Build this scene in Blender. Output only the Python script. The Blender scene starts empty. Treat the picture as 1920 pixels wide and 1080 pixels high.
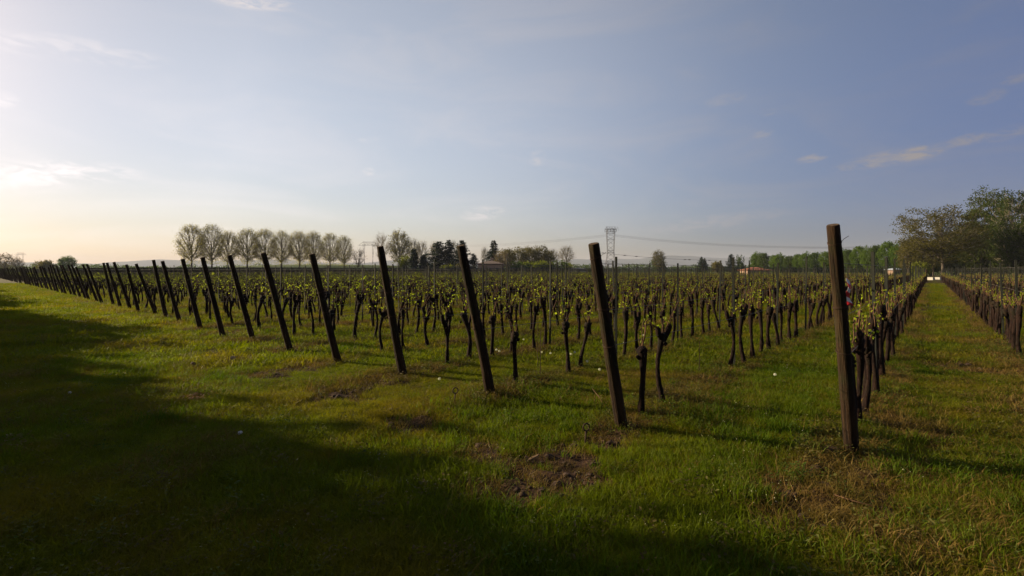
import bpy, math, random
import numpy as np
from mathutils import Vector, Euler

# ------------------------------------------------------------------ camera
F = 916.0            # focal length in photo pixels (photo 1920 wide)
HOR = 506.0          # horizon row
EYE = 1.70
YAW = math.radians(40.6)
RIGHT = np.array([math.cos(YAW), math.sin(YAW), 0.0])
FWD = np.array([-math.sin(YAW), math.cos(YAW), 0.0])
sc = bpy.context.scene
col = sc.collection
cam_d = bpy.data.cameras.new('camera')
cam = bpy.data.objects.new('camera', cam_d)
col.objects.link(cam)
cam.location = (0, 0, EYE)
cam.rotation_euler = (math.radians(90), 0, YAW)
cam_d.sensor_width = 36
cam_d.lens = 36 * F / 1920
cam_d.shift_y = -(540 - HOR) / 1920
cam_d.clip_start = 0.05
cam_d.clip_end = 30000
sc.camera = cam

# ------------------------------------------------------------------ light
SUN_EL = math.radians(18.0)
A = math.radians(22)
to_sun = Vector((-math.cos(A) * math.cos(SUN_EL), -math.sin(A) * math.cos(SUN_EL), math.sin(SUN_EL)))
SUN_ROT = math.atan2(to_sun.x, to_sun.y)
sc.view_settings.view_transform = 'Standard'
sc.view_settings.look = 'None'
sc.view_settings.gamma = 1
sc.view_settings.use_curve_mapping = False
sc.view_settings.exposure = 0.98
sun_d = bpy.data.lights.new('sun', 'SUN')
sun_d.energy = 5.0
sun_d.angle = math.radians(0.5)
sun_d.color = (1.0, 0.80, 0.52)
sun = bpy.data.objects.new('sun', sun_d)
col.objects.link(sun)
sun.rotation_euler = to_sun.to_track_quat('Z', 'Y').to_euler()
sun.location = (0, 0, 50)

world = bpy.data.worlds.new('World')
sc.world = world
world.use_nodes = True
wt = world.node_tree
wt.nodes.clear()


class NB:
    """tiny helper for node trees"""
    def __init__(self, t):
        self.t = t

    def n(self, typ, **kw):
        nd = self.t.nodes.new(typ)
        for k, v in kw.items():
            setattr(nd, k, v)
        return nd

    def l(self, a, b):
        self.t.links.new(a, b)

    def put(self, sock, v):
        if hasattr(v, 'is_output'):
            self.t.links.new(v, sock)
        else:
            sock.default_value = v

    def math(self, op, a, b=None, c=None, clamp=False):
        nd = self.n('ShaderNodeMath', operation=op, use_clamp=clamp)
        for i, v in enumerate((a, b, c)):
            if v is not None:
                self.put(nd.inputs[i], v)
        return nd.outputs[0]

    def vmath(self, op, a, b=None):
        nd = self.n('ShaderNodeVectorMath', operation=op)
        self.put(nd.inputs[0], a)
        if b is not None:
            self.put(nd.inputs[1], b)
        return nd.outputs['Value'] if op in ('DOT_PRODUCT', 'LENGTH') else nd.outputs[0]

    def mix(self, fac, a, b, blend='MIX'):
        nd = self.n('ShaderNodeMix', data_type='RGBA', blend_type=blend)
        self.put(nd.inputs[0], fac)
        for s, v in ((nd.inputs[6], a), (nd.inputs[7], b)):
            if not hasattr(v, 'is_output') and len(v) == 3:
                v = (*v, 1)
            self.put(s, v)
        return nd.outputs[2]

    def ramp(self, fac, lo, hi, a=0.0, b=1.0, smooth=True):
        nd = self.n('ShaderNodeMapRange', interpolation_type='SMOOTHSTEP' if smooth else 'LINEAR')
        self.put(nd.inputs[0], fac)
        for i, v in ((1, lo), (2, hi), (3, a), (4, b)):
            self.put(nd.inputs[i], v)
        return nd.outputs[0]

    def noise(self, vec, scale, detail=3, rough=0.55, dist=0.0, out=0):
        nd = self.n('ShaderNodeTexNoise')
        if vec is not None:
            self.put(nd.inputs['Vector'], vec)
        nd.inputs['Scale'].default_value = scale
        nd.inputs['Detail'].default_value = detail
        nd.inputs['Roughness'].default_value = rough
        nd.inputs['Distortion'].default_value = dist
        return nd.outputs[out]

    def scale(self, vec, s):
        nd = self.n('ShaderNodeVectorMath', operation='MULTIPLY')
        self.put(nd.inputs[0], vec)
        nd.inputs[1].default_value = s
        return nd.outputs[0]


def pixdir(px, py):
    d = (px - 960) / F * RIGHT + FWD + (HOR - py) / F * np.array([0, 0, 1.0])
    return d / np.linalg.norm(d)


w = NB(wt)
sky = w.n('ShaderNodeTexSky', sky_type='NISHITA', sun_disc=False)
sky.sun_elevation = SUN_EL
sky.sun_rotation = SUN_ROT
sky.altitude = 50
sky.air_density = 1.0
sky.dust_density = 0.9
sky.ozone_density = 3.0
tc = w.n('ShaderNodeTexCoord')
gen = tc.outputs['Generated']
skyc = sky.outputs[0]
# thin cloud wisps of the evening sky
csum = None
CL = [(480, 6, 75, 13, 1.0), (150, 324, 110, 22, .65), (20, 330, 130, 36, .4), (5, 185, 25, 16, .5), (905, 400, 45, 14, .8),
      (692, 262, 20, 6, .8), (690, 322, 16, 8, .6), (1008, 296, 18, 16, .55), (1522, 297, 28, 9, 1.0), (1665, 297, 95, 16, .9),
      (1730, 287, 30, 14, .9), (1815, 262, 34, 12, .8), (1895, 250, 36, 16, .7), (1850, 182, 30, 14, .6), (1432, 251, 20, 8, .6),
      (1440, 211, 16, 7, .5), (1360, 187, 38, 12, .4), (1345, 415, 130, 16, .4), (150, 95, 140, 26, .45), (1905, 148, 26, 10, .5)]
for (px, py, a, b, s) in CL:
    d = pixdir(px, py)
    hdir = np.cross(np.array([0, 0, 1.0]), d)
    hdir = -hdir / np.linalg.norm(hdir)
    vdir = np.cross(hdir, d)
    tilt = 0.12
    h2 = hdir * math.cos(tilt) + vdir * math.sin(tilt)
    v2 = vdir * math.cos(tilt) - hdir * math.sin(tilt)
    cosang = F / math.hypot(F, math.hypot(px - 960, HOR - py))
    u = w.vmath('DOT_PRODUCT', gen, tuple(h2 * F / a / cosang))
    v = w.vmath('DOT_PRODUCT', gen, tuple(v2 * F / b / cosang))
    q = w.math('ADD', w.math('MULTIPLY', u, u), w.math('MULTIPLY', v, v))
    f = w.vmath('DOT_PRODUCT', gen, tuple(d))
    front = w.math('GREATER_THAN', f, 0.5)
    m = w.math('MULTIPLY', w.ramp(q, 1.3, 0.0), w.math('MULTIPLY', front, s))
    csum = m if csum is None else w.math('ADD', csum, m)
nz = w.noise(w.scale(gen, (1.0, 1.0, 3.2)), 26, 7, 0.62, 0.6)
wisp = w.math('MULTIPLY', csum, w.ramp(nz, 0.38, 0.66), clamp=True)
veil = w.ramp(w.noise(w.scale(gen, (1.0, 1.0, 4.5)), 2.3, 5, 0.6, 1.2), 0.40, 0.75)
allc = w.math('ADD', w.math('MULTIPLY', wisp, 0.80), w.math('MULTIPLY', veil, 0.22), clamp=True)
# grade multiplied into the sky colour: brightness of the sky as a smooth function of the angle from the sun and of height
dsun = w.vmath('DOT_PRODUCT', gen, tuple(to_sun))


def cramp(fac, stops, k):
    nd = w.n('ShaderNodeValToRGB')
    nd.color_ramp.interpolation = 'B_SPLINE'
    el = nd.color_ramp.elements
    while len(el) < len(stops):
        el.new(0.5)
    for e, (p, c) in zip(el, stops):
        e.position = p
    for e, (p, c) in zip(el, stops):
        e.color = (c[0] / k, c[1] / k, c[2] / k, 1)
    w.put(nd.inputs[0], fac)
    return nd.outputs[0]


fs = cramp(w.math('MULTIPLY_ADD', dsun, .5, .5), [(0, (.45, .36, .44)), (.3, (.54, .44, .53)), (.5, (1.25, .92, .80)), (.68, (2.45, 1.56, 1.10)),
                                                  (.88, (1.7, 1.2, .86)), (.96, (1.05, .84, .68)), (1, (.85, .65, .52))], 3.0)
szz = w.n('ShaderNodeSeparateXYZ')
w.l(gen, szz.inputs[0])
hs = cramp(szz.outputs[2], [(0, (.36, .45, .60)), (.1, (.48, .55, .70)), (.3, (.92, .93, .96)), (.5, (1.05, 1.03, 1.0)), (1, (1, 1, 1))], 2.0)
tint = w.mix(1.0, w.mix(1.0, skyc, fs, 'MULTIPLY'), w.mix(1.0, hs, (6.0, 6.0, 6.0), 'MULTIPLY'), 'MULTIPLY')
lum = w.vmath('DOT_PRODUCT', tint, (0.3, 0.5, 0.2))
comb = w.n('ShaderNodeCombineColor')
for i, k in enumerate((1.42, 1.30, 1.28)):
    w.put(comb.inputs[i], w.math('MULTIPLY', lum, k))
final = w.mix(allc, tint, comb.outputs[0])
bg = w.n('ShaderNodeBackground')
w.put(bg.inputs[0], final)
bg.inputs[1].default_value = 0.088
wo = w.n('ShaderNodeOutputWorld')
w.l(bg.outputs[0], wo.inputs[0])

sc.render.engine = 'CYCLES'
sc.cycles.use_denoising = True
sc.cycles.max_bounces = 5
sc.cycles.diffuse_bounces = 2
sc.cycles.transmission_bounces = 3
sc.cycles.volume_bounces = 0
sc.cycles.use_adaptive_sampling = True

# ------------------------------------------------------------------ layout
ROW0, SP, DV = 0.60, 1.93, 0.60          # first row offset, row spacing, vine spacing
STAKE = 3.0


def row_x(k):
    return -(ROW0 + SP * k)


def row_end(k):
    if k < 0:
        return 7.0
    if k == 0:
        return 5.35
    return 4.62 + 0.022 * (ROW0 + SP * k)


NROWS = 112
ROW_FAR = 103.0


def ground_pt(px, py):
    Z = F * EYE / (py - HOR)
    X = (px - 960) / F * Z
    p = X * RIGHT + Z * FWD
    return float(p[0]), float(p[1])


def cam_pt(px, Z):
    p = (px - 960) / F * Z * RIGHT + Z * FWD
    return float(p[0]), float(p[1])


def hz(Z, py):
    return EYE + (HOR - py) / F * Z


def project(x, y, z):
    X = x * RIGHT[0] + y * RIGHT[1]
    Z = x * FWD[0] + y * FWD[1]
    return 960 + F * X / Z, HOR - F * (z - EYE) / Z, Z


rs = np.random.RandomState(5)
_g = rs.rand(256, 256)


def vnoise(x, y, s):
    x = np.asarray(x, float) * s
    y = np.asarray(y, float) * s
    xi = np.floor(x).astype(int)
    yi = np.floor(y).astype(int)
    fx, fy = x - xi, y - yi
    fx = fx * fx * (3 - 2 * fx)
    fy = fy * fy * (3 - 2 * fy)
    g = lambda a, b: _g[a % 256, b % 256]
    return (g(xi, yi) * (1 - fx) + g(xi + 1, yi) * fx) * (1 - fy) + (g(xi, yi + 1) * (1 - fx) + g(xi + 1, yi + 1) * fx) * fy


PATCH = [(*ground_pt(1015, 885), .42), (*ground_pt(1070, 855), .25), (*ground_pt(1545, 950), .34), (*ground_pt(1575, 895), .26),
         (*ground_pt(945, 912), .28), (*ground_pt(770, 797), .32), (*ground_pt(630, 742), .42), (*ground_pt(505, 702), .40),
         (*ground_pt(1130, 830), .26), (*ground_pt(700, 720), .45), (*ground_pt(900, 850), .2), (*ground_pt(440, 676), .35),
         (*ground_pt(368, 751), .16), (*ground_pt(570, 690), .4), (*ground_pt(1480, 985), .25), (*ground_pt(1800, 690), .5), (*ground_pt(1740, 800), .35)]


def strip_mask(x, y):
    """bare, weedy strip under each row, 0..1"""
    x = np.asarray(x, float)
    y = np.asarray(y, float)
    t = (-(x) - ROW0) / SP
    d = np.abs(t - np.round(t)) * SP
    wob = 0.12 * (vnoise(x, y, 1.7) - .5) + 0.16 * (vnoise(x + 9, y + 4, 0.6) - .5)
    m = np.clip((0.42 + wob - d) / 0.14, 0, 1)
    ok = (y > 4.1 + 0.5 * vnoise(x, y, 2.3)) & (y < ROW_FAR)
    return m * ok * np.clip(1.7 * vnoise(x + 3, y, .9) + .05, 0, 1)


def patch_mask(x, y):
    m = np.zeros(np.shape(x))
    for (a, b, r) in PATCH:
        d = np.hypot(x - a, y - b) / (r * 1.2 * (.5 + 1.0 * vnoise(x, y, 4.0)))
        m = np.maximum(m, np.clip((1.15 - d) / .35, 0, 1))
    return m


def rut_mask(x, y):
    m = np.maximum(np.exp(-((np.asarray(x) + .02) / .17) ** 2), np.exp(-((np.asarray(x) - .78) / .17) ** 2))
    return m * np.clip(2.6 * vnoise(x, y, .9) - .7, 0, 1) * (y > 1.5)


def gh(x, y):
    x = np.asarray(x, float)
    y = np.asarray(y, float)
    r = np.hypot(x, y)
    fade = np.clip((60 - r) / 30, 0, 1)
    h = 0.07 * (vnoise(x, y, 0.35) - .5) + 0.045 * (vnoise(x, y, 1.3) - .5) + 0.02 * (vnoise(x, y, 5) - .5)
    h += 0.05 * strip_mask(x, y) * (vnoise(x, y, 3.0))
    h += patch_mask(x, y) * (0.05 * (vnoise(x, y, 7.0) - .5) + 0.03 * (vnoise(x, y, 16.0) - .5) - .01)
    return h * fade


# ------------------------------------------------------------------ object helpers
def new_obj(name, data, parent=None, loc=None, rot=None, scale=None):
    o = bpy.data.objects.new(name, data)
    col.objects.link(o)
    if parent is not None:
        o.parent = parent
    if loc is not None:
        o.location = loc
    if rot is not None:
        o.rotation_euler = rot
    if scale is not None:
        o.scale = scale
    return o


def tag(o, label=None, cat=None, group=None, kind=None):
    if label:
        o['label'] = label
    if cat:
        o['category'] = cat
    if group:
        o['group'] = group
    if kind:
        o['kind'] = kind
    return o


def thing(name, label, cat, loc=(0, 0, 0), rz=0.0, group=None, scale=None):
    return tag(new_obj(name, None, None, loc, (0, 0, rz), scale), label, cat, group)


class MB:
    def __init__(self):
        self.v, self.f, self.m = [], [], []

    def add(self, vs, fs, mi=0):
        o = len(self.v)
        self.v += [tuple(map(float, p)) for p in vs]
        self.f += [tuple(i + o for i in q) for q in fs]
        self.m += [mi] * len(fs)

    def tube(self, pts, radii, sides=6, cap=True, jit=0.0, rng=None, mi=0):
        pts = [np.array(p, float) for p in pts]
        n = len(pts)
        vs, fs = [], []
        ref = None
        for i in range(n):
            t = pts[min(i + 1, n - 1)] - pts[max(i - 1, 0)]
            t = t / (np.linalg.norm(t) + 1e-9)
            if ref is None:
                ref = np.array([1.0, 0, 0]) if abs(t[0]) < .8 else np.array([0, 1.0, 0])
            u = np.cross(t, ref)
            u /= np.linalg.norm(u) + 1e-9
            ref = np.cross(u, t)
            for s in range(sides):
                a = 2 * math.pi * s / sides
                r = radii[i] * (1 + (rng.uniform(-jit, jit) if rng is not None and jit else 0))
                vs.append(pts[i] + r * (math.cos(a) * u + math.sin(a) * ref))
        for i in range(n - 1):
            for s in range(sides):
                a, b = i * sides + s, i * sides + (s + 1) % sides
                fs.append((a, b, b + sides, a + sides))
        if cap and sides > 2:
            fs.append(tuple(range(sides - 1, -1, -1)))
            fs.append(tuple((n - 1) * sides + s for s in range(sides)))
        self.add(vs, fs, mi)

    def box(self, c, s, mi=0, rz=0.0):
        x, y, z = (q / 2 for q in s)
        vs = []
        for dz in (-z, z):
            for dx, dy in ((-x, -y), (x, -y), (x, y), (-x, y)):
                vs.append((c[0] + dx * math.cos(rz) - dy * math.sin(rz), c[1] + dx * math.sin(rz) + dy * math.cos(rz), c[2] + dz))
        self.add(vs, [(3, 2, 1, 0), (4, 5, 6, 7), (0, 1, 5, 4), (1, 2, 6, 5), (2, 3, 7, 6), (3, 0, 4, 7)], mi)

    def leaf(self, p, d, n, L, W, mi=0, fold=0.0):
        d = d / (np.linalg.norm(d) + 1e-9)
        s = np.cross(d, n)
        s /= np.linalg.norm(s) + 1e-9
        up = np.cross(s, d)
        p = np.array(p, float)
        a, b = p + d * L * .45 + s * W * .5 + up * fold, p + d * L * .45 - s * W * .5 + up * fold
        self.add([p, a, p + d * L, b], [(0, 1, 2), (0, 2, 3)], mi)

    def mesh(self, name, mats, smooth=False):
        me = bpy.data.meshes.new(name)
        me.from_pydata(self.v, [], self.f)
        for m in (mats if isinstance(mats, (list, tuple)) else [mats]):
            me.materials.append(m)
        if any(self.m):
            me.polygons.foreach_set('material_index', self.m)
        if smooth:
            me.polygons.foreach_set('use_smooth', [True] * len(me.polygons))
        me.update()
        return me


def quick_mesh(name, verts, faces, mat, smooth=False):
    me = bpy.data.meshes.new(name)
    verts = np.asarray(verts, np.float32)
    faces = np.asarray(faces, np.int32)
    me.vertices.add(len(verts))
    me.vertices.foreach_set('co', verts.ravel())
    k = faces.shape[1]
    me.loops.add(faces.size)
    me.loops.foreach_set('vertex_index', faces.ravel())
    me.polygons.add(len(faces))
    me.polygons.foreach_set('loop_start', np.arange(len(faces), dtype=np.int32) * k)
    if smooth:
        me.polygons.foreach_set('use_smooth', np.ones(len(faces), bool))
    me.materials.append(mat)
    me.update(calc_edges=True)
    me.validate()
    return me


# ------------------------------------------------------------------ materials
def newmat(name):
    m = bpy.data.materials.new(name)
    m.use_nodes = True
    t = m.node_tree
    t.nodes.clear()
    return m, NB(t), t.nodes.new('ShaderNodeOutputMaterial')


def principled(b, out, colr, rough=0.8, metal=0.0, bump=None, bstr=0.4, bdist=0.01, spec=0.3):
    p = b.n('ShaderNodeBsdfPrincipled')
    if not hasattr(colr, 'is_output') and len(colr) == 3:
        colr = (*colr, 1)
    b.put(p.inputs['Base Color'], colr)
    b.put(p.inputs['Roughness'], rough)
    p.inputs['Metallic'].default_value = metal
    p.inputs['Specular IOR Level'].default_value = spec
    if bump is not None:
        bp = b.n('ShaderNodeBump')
        bp.inputs['Strength'].default_value = bstr
        bp.inputs['Distance'].default_value = bdist
        b.put(bp.inputs['Height'], bump)
        b.l(bp.outputs[0], p.inputs['Normal'])
    b.l(p.outputs[0], out.inputs[0])
    return p


def leafmat(name, c1, c2, trans=0.45, pos_scale=None, c3=None, tcol=1.35, rough=.6, thr=(.35, .65)):
    """leaf with light passing through; colour varies by instance and by place"""
    m, b, out = newmat(name)
    oi = b.n('ShaderNodeObjectInfo')
    geo = b.n('ShaderNodeNewGeometry')
    c = b.mix(oi.outputs['Random'], c1, c2)
    isl = b.mix(geo.outputs['Random Per Island'], (.72, .72, .72), (1.3, 1.3, 1.3))
    c = b.mix(1.0, c, isl, 'MULTIPLY')
    if c3 is not None:
        nzf = b.ramp(b.noise(geo.outputs['Position'], pos_scale, 4, .6), thr[0], thr[1])
        c = b.mix(nzf, c, c3)
        c = b.mix(1.0, c, b.mix(b.noise(geo.outputs['Position'], pos_scale * 3.1, 2), (.6, .6, .6), (1.4, 1.4, 1.4)), 'MULTIPLY')
    dif = b.n('ShaderNodeBsdfPrincipled')
    b.put(dif.inputs['Base Color'], c)
    dif.inputs['Roughness'].default_value = rough
    dif.inputs['Specular IOR Level'].default_value = 0.12
    tr = b.n('ShaderNodeBsdfTranslucent')
    b.put(tr.inputs[0], b.mix(1.0, c, (tcol * 1.05, tcol * 1.1, tcol * .5), 'MULTIPLY'))
    mx = b.n('ShaderNodeMixShader')
    mx.inputs[0].default_value = trans
    b.l(dif.outputs[0], mx.inputs[1])
    b.l(tr.outputs[0], mx.inputs[2])
    b.l(mx.outputs[0], out.inputs[0])
    return m


def barkmat(name, c1, c2, scale=12, stretch=(1, 1, .15), algae=None, bstr=.6, bdist=.012):
    m, b, out = newmat(name)
    tcn = b.n('ShaderNodeTexCoord')
    v = b.scale(tcn.outputs['Object'], stretch)
    n1 = b.noise(v, scale, 6, .65, .4)
    n2 = b.noise(v, scale * 4, 4, .6)
    c = b.mix(b.ramp(n1, .32, .68), c1, c2)
    c = b.mix(1.0, c, b.mix(n2, (.55, .55, .55), (1.35, 1.35, 1.35)), 'MULTIPLY')
    if algae:
        n3 = b.noise(tcn.outputs['Object'], 3.0, 4, .6)
        c = b.mix(b.math('MULTIPLY', b.ramp(n3, .45, .68), .55), c, algae)
    hgt = b.math('ADD', n1, b.math('MULTIPLY', n2, .5))
    principled(b, out, c, .9, 0, hgt, bstr, bdist, .15)
    return m


def plainmat(name, c, rough=.8, metal=0.0, var=.25, scale=6, spec=.3):
    m, b, out = newmat(name)
    tcn = b.n('ShaderNodeTexCoord')
    n1 = b.noise(tcn.outputs['Object'], scale, 5, .6)
    cc = b.mix(1.0, c, b.mix(n1, (1 - var,) * 3, (1 + var,) * 3), 'MULTIPLY')
    principled(b, out, cc, rough, metal, n1, .2, .01, spec)
    return m


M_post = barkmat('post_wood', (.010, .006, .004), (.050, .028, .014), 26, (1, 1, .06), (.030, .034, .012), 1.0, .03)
M_postend = barkmat('post_end_grain', (.05, .034, .02), (.12, .08, .05), 30, (1, 1, 1))
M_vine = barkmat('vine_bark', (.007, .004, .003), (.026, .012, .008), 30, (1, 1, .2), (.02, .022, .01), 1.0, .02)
M_cane = barkmat('cane_bark', (.06, .03, .016), (.14, .08, .045), 20)
M_vleaf = leafmat('vine_leaf', (.10, .13, .010), (.17, .19, .018), .5, tcol=2.7)
M_stake = plainmat('galvanised_steel', (.020, .022, .017), .8, .0, .3, 8, .2)
M_wire = plainmat('wire_steel', (.14, .125, .11), .6, .5, .1, 3)
M_rust = plainmat('rusty_iron', (.05, .028, .018), .8, .3, .4, 30)
M_grass = leafmat('grass_blade', (.082, .108, .002), (.115, .130, .003), .42, .5, (.165, .130, .008), 1.5, thr=(.42, .72))
M_grass_lush = leafmat('lush_grass_blade', (.042, .088, .003), (.068, .108, .004), .42, .8, (.095, .120, .005), 1.5)
M_dry = leafmat('dry_grass_blade', (.13, .075, .022), (.22, .145, .042), .3, 1.1, (.11, .085, .014), 1.0)
M_weed = leafmat('weed_leaf', (.045, .085, .012), (.09, .12, .016), .4, 1.0, (.10, .07, .025), 1.4)
M_bare = barkmat('tree_bark', (.045, .036, .028), (.11, .09, .07), 2.0, (1, 1, .4), None, .4, .05)
M_twig = barkmat('twig_bark', (.17, .145, .10), (.27, .23, .16), 1.0)
M_bud = leafmat('spring_bud_leaf', (.18, .165, .07), (.23, .20, .09), .55, tcol=1.3)
M_skirt = leafmat('spring_skirt_leaf', (.19, .19, .06), (.25, .23, .09), .55, tcol=1.6)
M_lgreen = leafmat('spring_leaf_bright', (.052, .092, .010), (.074, .115, .013), .4)
M_mgreen = leafmat('tree_leaf_green', (.035, .060, .012), (.055, .080, .016), .4)
M_deep = leafmat('tree_leaf_deep_green', (.032, .048, .006), (.054, .066, .009), .45)
M_deepolive = leafmat('tree_leaf_deep_olive', (.056, .052, .011), (.085, .075, .016), .45)
M_olive = leafmat('tree_leaf_olive', (.075, .065, .016), (.10, .085, .022), .4)
M_brown = leafmat('tree_leaf_brown', (.090, .065, .032), (.12, .09, .045), .4)
M_dark = leafmat('conifer_needle', (.012, .022, .010), (.020, .034, .014), .15)
M_yel = leafmat('bush_leaf_yellow', (.10, .12, .014), (.14, .15, .02), .45)
M_white = plainmat('pale_stone', (.55, .52, .47), .7, 0, .25, 25)
M_puff = leafmat('dandelion_seed_head', (.75, .75, .70), (.8, .8, .76), .4, tcol=.8)
M_flower = leafmat('small_flower', (.65, .60, .25), (.7, .7, .6), .4, tcol=.8)
M_pylon = plainmat('pylon_steel', (.10, .10, .11), .6, .5, .1, 1)
M_clod = plainmat('soil_clod', (.048, .028, .017), .95, 0, .45, 30)


# ------------------------------------------------------------------ ground
def ground_material():
    m, b, out = newmat('meadow_ground')
    geo = b.n('ShaderNodeNewGeometry')
    pos = geo.outputs['Position']
    sep = b.n('ShaderNodeSeparateXYZ')
    b.l(pos, sep.inputs[0])
    x, y = sep.outputs[0], sep.outputs[1]
    n1 = b.noise(pos, .5, 5, .6)
    n2 = b.noise(pos, 5, 5, .65)
    n3 = b.noise(pos, 30, 4, .6)
    grass = b.mix(b.ramp(n1, .35, .7), (.058, .068, .003), (.098, .080, .006))
    grass = b.mix(b.ramp(n2, .40, .72), grass, (.065, .042, .012))
    grass = b.mix(1.0, grass, b.mix(n3, (.5, .5, .5), (1.5, 1.5, 1.5)), 'MULTIPLY')
    soil = b.mix(b.ramp(n2, .3, .7), (.022, .012, .007), (.062, .034, .018))
    soil = b.mix(1.0, soil, b.mix(n3, (.5, .5, .5), (1.5, 1.5, 1.5)), 'MULTIPLY')
    # worked strip under every row
    t = b.math('DIVIDE', b.math('SUBTRACT', b.math('MULTIPLY', x, -1), ROW0 - SP * 60.5), SP)
    fr = b.math('ABSOLUTE', b.math('SUBTRACT', b.math('FRACT', t), .5))
    d = b.math('ADD', b.math('MULTIPLY', fr, SP), b.math('MULTIPLY', b.math('SUBTRACT', n2, .5), .5))
    st = b.ramp(d, .46, .26)
    st = b.math('MULTIPLY', st, b.ramp(y, 4.2, 4.6))
    st = b.math('MULTIPLY', st, b.ramp(y, ROW_FAR + 1, ROW_FAR))
    st = b.math('MULTIPLY', st, b.ramp(n1, .3, .55, .35, .95))
    at = b.n('ShaderNodeAttribute', attribute_name='bare')
    st = b.math('MAXIMUM', st, at.outputs['Fac'])
    c = b.mix(st, grass, soil)
    # tractor wheel lines in the aisle right of the thick post
    # far fields beyond the vines
    far = b.ramp(b.vmath('LENGTH', pos), 180, 260)
    fn = b.n('ShaderNodeTexVoronoi')
    b.put(fn.inputs['Vector'], b.scale(pos, (1, 1, 0)))
    fn.inputs['Scale'].default_value = .004
    fields = b.mix(fn.outputs['Color'], (.050, .080, .012), (.075, .070, .022))
    c = b.mix(far, c, fields)
    hg = b.math('ADD', b.math('MULTIPLY', n2, 1.0), b.math('MULTIPLY', n3, .5))
    principled(b, out, c, .95, 0, hg, .8, .05, .1)
    return m


def axis_coords():
    a = [0.0]
    s = .045
    while a[-1] < 7500:
        a.append(a[-1] + s)
        if a[-1] > 9:
            s *= 1.07
    a = np.array(a)
    return np.concatenate([-a[:0:-1], a])


cx0, cy0 = FWD[0] * 5, FWD[1] * 5
ax = axis_coords()
gx, gy = np.meshgrid(ax + cx0, ax + cy0, indexing='ij')
gz = gh(gx, gy)
vv = np.stack([gx, gy, gz], -1).reshape(-1, 3)
nA = len(ax)
ii, jj = np.meshgrid(np.arange(nA - 1), np.arange(nA - 1), indexing='ij')
ii, jj = ii.ravel(), jj.ravel()
ff = np.stack([ii * nA + jj, (ii + 1) * nA + jj, (ii + 1) * nA + jj + 1, ii * nA + jj + 1], -1)
gme = quick_mesh('ground', vv, ff, ground_material(), True)
att = gme.attributes.new('bare', 'FLOAT', 'POINT')
att.data.foreach_set('value', np.maximum(patch_mask(vv[:, 0], vv[:, 1]), .8 * rut_mask(vv[:, 0], vv[:, 1])).astype(np.float32))
tag(new_obj('ground', gme), kind='structure')


# ------------------------------------------------------------------ scattering by geometry nodes (stuff only)
def proto_collection(name, meshes):
    c = bpy.data.collections.new(name)
    for i, me in enumerate(meshes):
        c.objects.link(bpy.data.objects.new('%s_source_%02d' % (name, i), me))
    return c


def scatter(name, P, rot, scl, idx, coll, label=None, kind='stuff', parent=None):
    me = bpy.data.meshes.new(name)
    n = len(P)
    me.vertices.add(n)
    me.vertices.foreach_set('co', np.asarray(P, np.float32).ravel())
    a = me.attributes.new('rot', 'FLOAT_VECTOR', 'POINT')
    a.data.foreach_set('vector', np.asarray(rot, np.float32).ravel())
    a = me.attributes.new('scl', 'FLOAT_VECTOR', 'POINT')
    s = np.asarray(scl, np.float32)
    if s.ndim == 1:
        s = np.repeat(s[:, None], 3, 1)
    a.data.foreach_set('vector', s.ravel())
    a = me.attributes.new('idx', 'INT', 'POINT')
    a.data.foreach_set('value', np.asarray(idx, np.int32))
    o = new_obj(name, me, parent)
    ng = bpy.data.node_groups.new(name + '_nodes', 'GeometryNodeTree')
    ng.interface.new_socket('Geometry', in_out='INPUT', socket_type='NodeSocketGeometry')
    ng.interface.new_socket('Geometry', in_out='OUTPUT', socket_type='NodeSocketGeometry')
    gi, go = ng.nodes.new('NodeGroupInput'), ng.nodes.new('NodeGroupOutput')
    ci = ng.nodes.new('GeometryNodeCollectionInfo')
    ci.inputs['Collection'].default_value = coll
    ci.inputs['Separate Children'].default_value = True
    ci.inputs['Reset Children'].default_value = True
    ip = ng.nodes.new('GeometryNodeInstanceOnPoints')
    ip.inputs['Pick Instance'].default_value = True

    def attr(nm, dt):
        nd = ng.nodes.new('GeometryNodeInputNamedAttribute')
        nd.data_type = dt
        nd.inputs['Name'].default_value = nm
        return nd.outputs['Attribute']
    L = ng.links.new
    L(gi.outputs[0], ip.inputs['Points'])
    L(ci.outputs[0], ip.inputs['Instance'])
    L(attr('idx', 'INT'), ip.inputs['Instance Index'])
    e2r = ng.nodes.new('FunctionNodeEulerToRotation')
    L(attr('rot', 'FLOAT_VECTOR'), e2r.inputs[0])
    L(e2r.outputs[0], ip.inputs['Rotation'])
    L(attr('scl', 'FLOAT_VECTOR'), ip.inputs['Scale'])
    L(ip.outputs[0], go.inputs[0])
    md = o.modifiers.new('scatter', 'NODES')
    md.node_group = ng
    if label:
        o['label'] = label
    o['kind'] = kind
    return o


# ------------------------------------------------------------------ words
ONES = ['', 'first', 'second', 'third', 'fourth', 'fifth', 'sixth', 'seventh', 'eighth', 'ninth', 'tenth', 'eleventh', 'twelfth',
        'thirteenth', 'fourteenth', 'fifteenth', 'sixteenth', 'seventeenth', 'eighteenth', 'nineteenth']
TENS = ['', '', 'twenty', 'thirty', 'forty', 'fifty', 'sixty', 'seventy', 'eighty', 'ninety']
TENTH = ['', '', 'twentieth', 'thirtieth', 'fortieth', 'fiftieth', 'sixtieth', 'seventieth', 'eightieth', 'ninetieth']


def ordw(n):
    if n >= 100:
        return 'hundredth' if n == 100 else 'hundred-and-' + ordw(n - 100)
    if n < 20:
        return ONES[n]
    return TENTH[n // 10] if n % 10 == 0 else TENS[n // 10] + '-' + ONES[n % 10]


def row_words(k):
    if k >= 0:
        return 'row of the %s end post from the right' % ordw(k + 1)
    return '%s row right of the grass aisle' % ordw(-k)


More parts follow.
